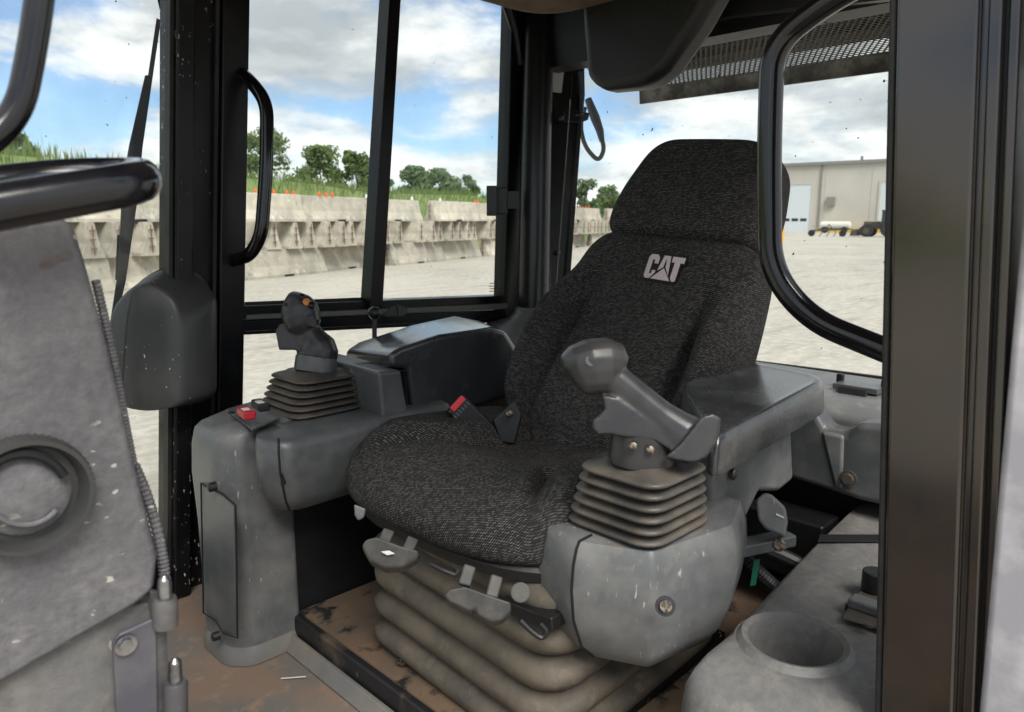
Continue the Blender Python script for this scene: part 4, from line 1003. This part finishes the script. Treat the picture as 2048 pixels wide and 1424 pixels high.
def near_lid():
    pts = lambda L_: [at(*q[:2], Z=q[2]) for q in L_]
    # top outline traced from its corners: front near, rear near, rear far, front far
    A = at(1425, 912, Z=1.362); B = at(1668, 775, Z=1.395); Cc_ = at(1490, 745, Z=1.39); D = at(1350, 800, Z=1.37)
    base = [A, B, Cc_, D]
    c = sum(base, Vector()) / 4
    def ringat(s, dz, r=.035):
        p2 = rpoly([(c.x + (p.x - c.x) * s, c.y + (p.y - c.y) * s) for p in base], [.03, .045, .05, .05], 5)
        out = []
        for p in p2:
            # bilinear-ish height
            k = max(0, min(1, (p.x - A.x) / (B.x - A.x))); out.append(Vector((p.x, p.y, 1.362 + .033 * k + dz)))
        return out
    return loft([ringat(.9, -.038), ringat(.985, -.036), ringat(1.0, -.026), ringat(.97, .004), ringat(.935, .017), ringat(.90, .0205), ringat(.85, .0195), ringat(.76, .019), ringat(.5, .019)])
mesh('pad', near_lid(), 'pad_worn', nar, ang=60)
# rocker on the side of the arm rest column
rk = thing('height_switch', 'grey rounded rocker switch under the near arm rest', 'switch', at(1545, 1030, t=1.12))
rb = mesh('housing', prism([at(x, y, t=1.10) for x, y in ((1512, 1000), (1528, 984), (1545, 990), (1572, 1015), (1576, 1045), (1570, 1076), (1530, 1058), (1516, 1040))], ray(1540, 1030) * .05), 'plastic', rk, bevel=.006, seg=3)
mesh('mark', prism([at(x, y, t=1.098) for x, y in ((1552, 1026), (1568, 1034), (1568, 1037), (1552, 1030))], ray(1540, 1030) * .002), 'white_label', rb)
mesh('bracket', obox(at(1520, 1088, t=1.14), (.12, .03, .02), (1, -.4, 0)), 'plastic_clean', rk, bevel=.004)
mesh('bolt', disc(at(1558, 1090, t=1.10), -ray(1558, 1090), .01, .012, 10, .003), 'screw', rk)
# joystick
jn = thing('joystick', 'large slanted grip joystick on a dusty ribbed boot nearest the door', 'joystick', at(1280, 1060, t=.97))
n0 = Vector((.815, .567, 1.255)); n1 = at(1288, 922, t=.985)
boot(n0, n1, .071, .057, 6, 'boot', jn)
mesh('collar', loft([[at(1283, 908, t=.955) + Vector((math.cos(a) * r_ * .045 - math.sin(a) * 0, math.sin(a) * r_ * .03, z_)) @ Matrix.Identity(3) if False else at(1283, 908, t=.965) + (Vector((S2, -S2, 0)) * math.cos(a) * .042 + Vector((S2, S2, 0)) * math.sin(a) * .03) * r_ + Vector((0, 0, z_ - .005 * math.cos(a))) for a in [2 * math.pi * k / 24 for k in range(24)]] for r_, z_ in ((1.0, -.014), (1.02, -.006), (.98, .012), (.95, .03))]), 'grip', jn)
for q in ((1266, 893), (1300, 900)): mesh('collar_screw', disc(at(*q, t=.932), -ray(*q), .0055, .004, 12, .001), 'screw', jn)
TN = .955
moulded('grip', [
    sweep_vf([(1205, 742, TN + .005, 34, .023), (1232, 763, TN, 34, .0235), (1278, 801, TN, 34, .0235), (1316, 833, TN, 36, .0245), (1346, 857, TN, 42, .027), (1370, 874, TN, 47, .029), (1394, 890, TN, 45, .027), (1404, 896, TN, 34, .02)]),
    sweep_vf([(1137, 752, TN, 26, .012), (1142, 748, TN, 42, .022), (1156, 741, TN, 52, .029), (1182, 734, TN, 57, .033), (1212, 730, TN + .004, 55, .033), (1234, 732, TN + .006, 46, .028), (1246, 738, TN + .006, 26, .016)]),
    prism([at(x, y, t=.918) for x, y in ((1330, 914), (1358, 890), (1384, 858), (1402, 834), (1424, 826), (1442, 836), (1440, 862), (1432, 888), (1412, 916), (1388, 925), (1350, 920))], ray(1400, 880) * .045),
    prism([at(x, y, t=.932) for x, y in ((1204, 790), (1236, 796), (1304, 846), (1360, 892), (1350, 906), (1310, 882), (1232, 872), (1222, 868), (1194, 870), (1184, 856), (1186, 838), (1200, 830), (1210, 818))], ray(1270, 860) * .046)], 'grip', jn, .0023, 7)
mesh('dimple', disc(at(1181, 722, t=TN - .030), Vector((-.6, -.75, .35)), .007, .0015, 16), 'grip', jn)
# ---- near side console with the cup recess
def console():
    # plan coordinates: top surface is a sheet with a circular well cut into it
    return None
cs = thing('side_console', 'dusty grey side console with a round cup recess by the door post', 'console', (1.0, .3, FL))
cx_, cy_, cr_ = .893, .367, .058
bm = bmesh.new()
def CZ(x, y): return 1.12 - .00 * x + .055 * max(0, (x - 1.02)) * .3 - .1 * max(0, (.80 - x) / .1) ** 2 * .6
outer = []
ring_n = 48
edges = [(.735, .425), (.75, .445), (1.0, .462), (1.25, .48), (1.75, .51), (1.75, .1), (1.2, .1), (.80, .1), (.72, .16), (.70, .3)]
def ray_to_poly(a):
    d = Vector((math.cos(a), math.sin(a))); best = None
    for p, q in zip(edges, edges[1:] + edges[:1]):
        p, q = Vector(p), Vector(q); e = q - p; den = d.x * e.y - d.y * e.x
        if abs(den) < 1e-9: continue
        w_ = p - Vector((cx_, cy_)); t_ = (w_.x * e.y - w_.y * e.x) / den; s_ = (w_.x * d.y - w_.y * d.x) / den
        if t_ > 0 and -1e-6 <= s_ <= 1 + 1e-6 and (best is None or t_ < best): best = t_
    return best
angs = sorted(set([2 * math.pi * k / ring_n for k in range(ring_n)] + [math.atan2(y - cy_, x - cx_) % (2 * math.pi) for x, y in edges]))
rings = [[] for _ in range(12)]
for a in angs:
    d = Vector((math.cos(a), math.sin(a))); far_ = ray_to_poly(a)
    def pt(r_, z_=None, dz=0):
        x, y = cx_ + d.x * r_, cy_ + d.y * r_; return Vector((x, y, (CZ(x, y) if z_ is None else z_) + dz))
    R1 = cr_ + .016
    rings[0].append(pt(far_, .9)); rings[1].append(pt(far_, None, -.04)); rings[2].append(pt(max(R1 + .004, far_ - .004), None, -.014)); rings[3].append(pt(max(R1 + .003, far_ - .014), None, -.003)); rings[4].append(pt(max(R1 + .002, far_ - .03)))
    rings[5].append(pt(R1 + (max(R1 + .002, far_ - .03) - R1) * .3)); rings[6].append(pt(R1)); rings[7].append(pt(cr_ + .009, None, .009)); rings[8].append(pt(cr_ + .001, None, .006)); rings[9].append(pt(cr_ - .004, None, -.01)); rings[10].append(pt(cr_ - .012, 1.045)); rings[11].append(pt(.002, 1.042))
mesh('shell', loft(rings), 'dusty_brown', cs, ang=50)
mesh('panel_joint', prism([at(1640, 1073, Z=1.128), at(1800, 1073, Z=1.128), at(1800, 1084, Z=1.128), at(1636, 1084, Z=1.128)], (0, 0, .004)), 'dark_void', cs)
spn = mesh('switch_panel', prism([at(x, y, Z=1.127) for x, y in ((1682, 1240), (1742, 1150), (1900, 1150), (1900, 1265), (1770, 1265))], (0, 0, .006)), 'steel_dark', cs, bevel=.003)
mesh('rocker', obox(at(1738, 1212, Z=1.14), (.05, .026, .014), (0, 1, 0)), 'plastic_clean', spn, bevel=.003)
mesh('rocker_base', obox(at(1742, 1222, Z=1.13), (.06, .034, .012), (0, 1, 0)), 'plastic_black', spn, bevel=.002)
mesh('panel_screw', disc(at(1738, 1252, Z=1.134), (0, 0, 1), .006, .004, 10), 'steel_dark', spn)
mesh('dial', disc(at(1748, 1180, Z=1.134), (0, 0, 1), .018, .03, 16), 'plastic_black', spn, bevel=.002)
# conduits in the dark gap
cd = thing('wiring_conduit', 'ribbed black conduit tied with green tape under the arm rest', 'conduit', at(1500, 1130, t=1.2))
def conduit(path, r, pitch=.006):
    path = [Vector(p) for p in path]; out = []; rr = []
    for a, b in zip(path, path[1:]):
        n = max(2, int((b - a).length / pitch * 2))
        for i in range(n): out.append(a.lerp(b, i / n)); rr.append(r * (1 if len(rr) % 2 else .82))
    return tube(out, rr, 10)
mesh('hose', conduit(fillet([at(1470, 1090, t=1.2), at(1500, 1130, t=1.2), at(1560, 1185, t=1.22), at(1640, 1230, t=1.25)], .03), .013), 'conduit', cd, ang=20)
mesh('hose', conduit(fillet([at(1500, 1085, t=1.22), at(1560, 1110, t=1.25), at(1640, 1150, t=1.3)], .03), .014), 'conduit', cd, ang=20)
mesh('tape', prism([at(x, y, t=1.18) for x, y in ((1508, 1120), (1520, 1118), (1512, 1170), (1500, 1172))], ray(1510, 1140) * .004), 'green_tape', cd)

# ================================================================== near left: dash end panel
YD = .60
def dpt(px, py, dy=0): return at(px, py, Y=YD + dy)
dash = thing('dashboard', 'dusty pale grey end panel of the dash with a round air vent', 'dash panel', (.1, YD + .1, FL))
out_px = [(-260, 430), (60, 440), (118, 428), (150, 452), (172, 520), (205, 640), (235, 760), (270, 920), (318, 1110), (312, 1180), (270, 1215), (0, 1372), (-260, 1500)]
mesh('moulding', prism([dpt(*p) for p in out_px], (0, .16, 0)), 'dusty', dash, bevel=.012, seg=4)
mesh('lower_panel', prism([dpt(x, y, .012) for x, y in ((-260, 1480), (0, 1352), (240, 1214), (318, 1200), (330, 1700), (-260, 1700))], (0, .14, 0)), 'dusty_brown', dash, bevel=.004)
# foot of the dash down to the floor
mesh('dash_foot', box(-.25, .17, YD + .02, YD + .17, FL + .002, 1.2), 'dusty_brown', dash)
# vent: ring, bowl and tilted ball
vc = dpt(48, 985); vx, vz = Vector((1, 0, 0)), Vector((0, 0, 1)); vn = Vector((0, -1, 0))
VR = (dpt(180, 985) - dpt(48, 985)).length
def vring(r_, h, n=40): return [vc + (vx * math.cos(2 * math.pi * k / n) + vz * math.sin(2 * math.pi * k / n)) * r_ * VR + vn * h for k in range(n)]
def vrib(h): return [vc + (vx * math.cos(2 * math.pi * k / 120) + vz * math.sin(2 * math.pi * k / 120)) * (1.0 if k % 2 else .97) * VR + vn * h for k in range(120)]
def vr2(r_, h): return vring(r_, h, 120)
vent = mesh('air_vent', loft([vrib(.0), vrib(.012), vr2(.95, .017), vr2(.88, .017), vr2(.82, .012), vr2(.79, .0025), vr2(.3, .0025)], (False, True)), 'cover', dash, ang=50)
mesh('vent_ball', loft([[vc + vn * .003 + (vx * math.cos(2 * math.pi * k / 28) + vz * math.sin(2 * math.pi * k / 28)) * VR * .70 * math.cos(a) + (vn + Vector((.0, 0, -.35))).normalized() * (VR * .2 * math.sin(a)) for k in range(28)] for a in [R(x) for x in (0, 20, 40, 55, 68, 78, 86)]]), 'dusty', vent)
mesh('vent_slot', tube([dpt(48 + 88 * math.cos(R(a)), 985 + 78 * math.sin(R(a)) * -1, -.012) for a in range(25, 160, 9)], .0035, 8), 'dark_void', vent)
mesh('vent_rib', tube([dpt(48 + 74 * math.cos(R(a)), 990 - 60 * math.sin(R(a)), -.011) for a in range(205, 335, 9)], .002, 8), 'dusty', vent)
sm_ = mesh('rust_smear', prism([dpt(x, y, -.0004) for x, y in ((78, 532), (86, 524), (108, 522), (118, 508), (134, 503), (148, 510), (140, 519), (118, 524), (104, 534), (88, 540))], (0, .0008, 0)), 'smear', dash)
# ribbed edge trim and corrugated conduit down the edge
mesh('edge_trim', conduit([dpt(x - 5, y, .02) for x, y in ((196, 560), (215, 640), (238, 750), (258, 860), (272, 930))], .0035, .003), 'dusty', dash, ang=20)
mesh('conduit', conduit(fillet([dpt(268, 930, .03), dpt(292, 985, .03), dpt(312, 1050, .03), dpt(326, 1120, .02), dpt(330, 1165, .02)], .03), .0048, .0035), 'dusty', dash, ang=20)
# hinge plate with bolt and the two lift-off hinges
hp = mesh('hinge_plate', prism([dpt(x, y, -.004) for x, y in ((226, 1290), (240, 1268), (306, 1238), (314, 1250), (322, 1640), (246, 1640))], (0, .006, 0)), 'slate_plate', dash, bevel=.002)
mesh('plate_bolt', join(disc(dpt(250, 1288, -.004), vn, .0085, .003, 16), disc(dpt(250, 1288, -.007), vn, .0055, .004, 6)), 'pin_steel', hp)
for q in ((331, 1150, 1195, 1252), (352, 1315, 1362, 1480)):
    x, y0, y1, y2 = q
    hg = mesh('hinge_barrel', tube([dpt(x, y2, -.006), dpt(x - 1, y1 + 6, -.006), dpt(x - 1, y1, -.006)], [.0098, .0098, .0085], 14), 'hinge', dash, ang=50)
    mesh('hinge_pin', tube([dpt(x - 1, y1 + 4, -.006), dpt(x - 2, (y0 + y1) / 2 + 6, -.006), dpt(x - 2, y0 + 8, -.006), dpt(x - 2, y0, -.006)], [.0055, .0055, .005, .002], 12), 'pin_steel', hg)
mesh('hinge_strap', prism([dpt(x, y, -.001) for x, y in ((300, 1180), (330, 1190), (345, 1480), (318, 1640), (308, 1240))], (0, .008, 0)), 'hinge', dash)
# ---- black tube rail over the dash
TY = .47
dr = thing('grab_bar', 'thick glossy black tube handle looping over the dash panel', 'grab bar', at(0, 400, Y=TY))
loopb = [at(-160, 445, Y=TY), at(0, 413, Y=TY), at(278, 366, Y=TY), at(284, 352, Y=TY + .07), at(140, 354, Y=TY + .09), at(-120, 385, Y=TY + .09)]
mesh('tube', tube(fillet(loopb, .022, 8), .0125, 18), 'tube_paint', dr)
ur = thing('grab_bar', 'curved black tube bar in the top left corner before the windshield', 'grab bar', at(0, 290, Y=.5))
mesh('tube', tube(fillet([at(92, -120, Y=.5), at(72, 60, Y=.5), at(36, 240, Y=.5), at(-90, 330, Y=.5)], .05, 8), .0075, 16), 'tube_paint', ur)

# ---- wiper motor cover, wiper, pillar handle
wc_ = thing('wiper_motor_cover', 'speckled dark grey wiper motor cover at the foot of the windshield post', 'cover', at(335, 810, t=1.52))
def sc2(px, s, c): return [(c[0] + (x - c[0]) * s, c[1] + (y - c[1]) * s) for x, y in px]
vdir = Vector((S2, S2, 0))
back_px = [(236, 665), (244, 605), (284, 556), (330, 533), (396, 545), (434, 595), (434, 785), (412, 802), (332, 814), (272, 806), (242, 780)]
face_px = [(240, 668), (250, 612), (288, 570), (330, 560), (378, 590), (392, 650), (390, 788), (382, 796), (332, 806), (276, 799), (248, 776)]
rb_ = rpoly(back_px, [30, 30, 26, 10, 20, 16, 16, 16, 20, 30, 30], 4); rf_ = rpoly(face_px, [30, 30, 26, 20, 24, 24, 14, 10, 20, 30, 30], 4)
def cvr(ring, dep): return [at(p.x, p.y, t=1.585) + vdir * (dep + (.0 if dep == 0 else max(0, (300 - p.x) / 60) * .022 + max(0, (600 - p.y) / 60) * .02)) for p in ring]
mid = [a_.lerp(b_, .5) for a_, b_ in zip(rb_, rf_)]
cen_ = Vector((330, 700))
mesh('shell', loft([cvr(rb_, 0), cvr(rb_, -.012), cvr([a_.lerp(b_, .12) for a_, b_ in zip(rb_, rf_)], -.022), cvr([a_.lerp(b_, .85) for a_, b_ in zip(rb_, rf_)], -.066), cvr(rf_, -.071), cvr([p.lerp(cen_, .06) for p in rf_], -.073), cvr([p.lerp(cen_, .5) for p in rf_], -.075)]), 'cover', wc_, ang=60)
for q in ((308, 566, 1.53), (252, 705, 1.53)): mesh('cover_screw', disc(at(*q[:2], t=q[2]), -ray(*q[:2]), .0065, .004, 12, .001), 'plastic_black', wc_)
wp = thing('windshield_wiper', 'long black wiper resting upright outside the windshield', 'wiper', at(235, 640, t=1.66))
mesh('arm', prism([at(x, y, t=1.68) for x, y in ((290, 150), (305, 150), (286, 285), (278, 380), (252, 560), (231, 655), (220, 645), (236, 540), (244, 370), (258, 290))], ray(260, 400) * .01), 'paint', wp, bevel=.002)
mesh('blade', prism([at(x, y, t=1.72) for x, y in ((313, 36), (322, 40), (270, 400), (248, 565), (240, 562), (256, 420))], ray(260, 400) * .012), 'rubber', wp)
mesh('linkage', tube([at(238, 470, t=1.7), at(234, 560, t=1.7)], .004, 8), 'paint', wp)
ph = thing('pillar_handle', 'bent black tube grab handle on the pillar between the windows', 'grab handle', at(462, 520, t=1.6))
pts = [at(462, 132, t=1.66), at(500, 160, t=1.58), at(534, 205, t=1.56), at(533, 330, t=1.56), at(523, 470, t=1.57), at(500, 512, t=1.6), at(455, 524, t=1.67)]
mesh('tube', tube(fillet(pts, .045, 8), .0142, 16), 'tube_paint', ph)
for p in (pts[0], pts[-1]): mesh('mount', disc(p + vdir * .015, -vdir, .019, .02, 16, .004), 'paint', ph)
# rubber ring (spare hose) hanging outside the rear glass
hs = thing('hose_loop', 'grey hose loop hanging outside the rear glass by the pillar', 'hose', at(1185, 310, t=2.5))
mesh('hose', tube(fillet([at(1178, 195, t=2.45), at(1162, 235, t=2.45), at(1166, 290, t=2.45), at(1196, 322, t=2.45), at(1209, 300, t=2.45), at(1200, 262, t=2.45), at(1182, 205, t=2.45)], .04, 6), [.008] * 40, 10) if False else tube(fillet([at(1170, 215, t=2.45), at(1160, 250, t=2.45), at(1170, 295, t=2.45), at(1197, 323, t=2.45), at(1209, 300, t=2.45), at(1200, 262, t=2.45)], .035, 6), .0075, 10), 'mat_edge', hs)
mesh('fitting', tube([at(1176, 198, t=2.44), at(1190, 235, t=2.44), at(1200, 262, t=2.44), at(1204, 282, t=2.44)], [.012, .016, .013, .009], 12), 'dusty', hs)
ck = thing('coat_hook', 'small black clip bracket on the rear pillar', 'hook', at(1150, 230, t=2.3))
mesh('arm', tube(fillet([at(1120, 240, t=2.33), at(1140, 232, t=2.28), at(1168, 228, t=2.27)], .02), .009, 8), 'plastic_black', ck)
mesh('clip', prism([at(x, y, t=2.27) for x, y in ((1128, 222), (1140, 218), (1180, 226), (1176, 240), (1160, 246), (1128, 244))], ray(1150, 230) * .012), 'plastic_black', ck, bevel=.003)
tag(mesh('straw', tube([at(562, 1357, Z=FL + .005), at(612, 1353, Z=FL + .006)], .0012, 5), 'bottle_white'), 'single pale straw lying on the brown floor', 'straw')
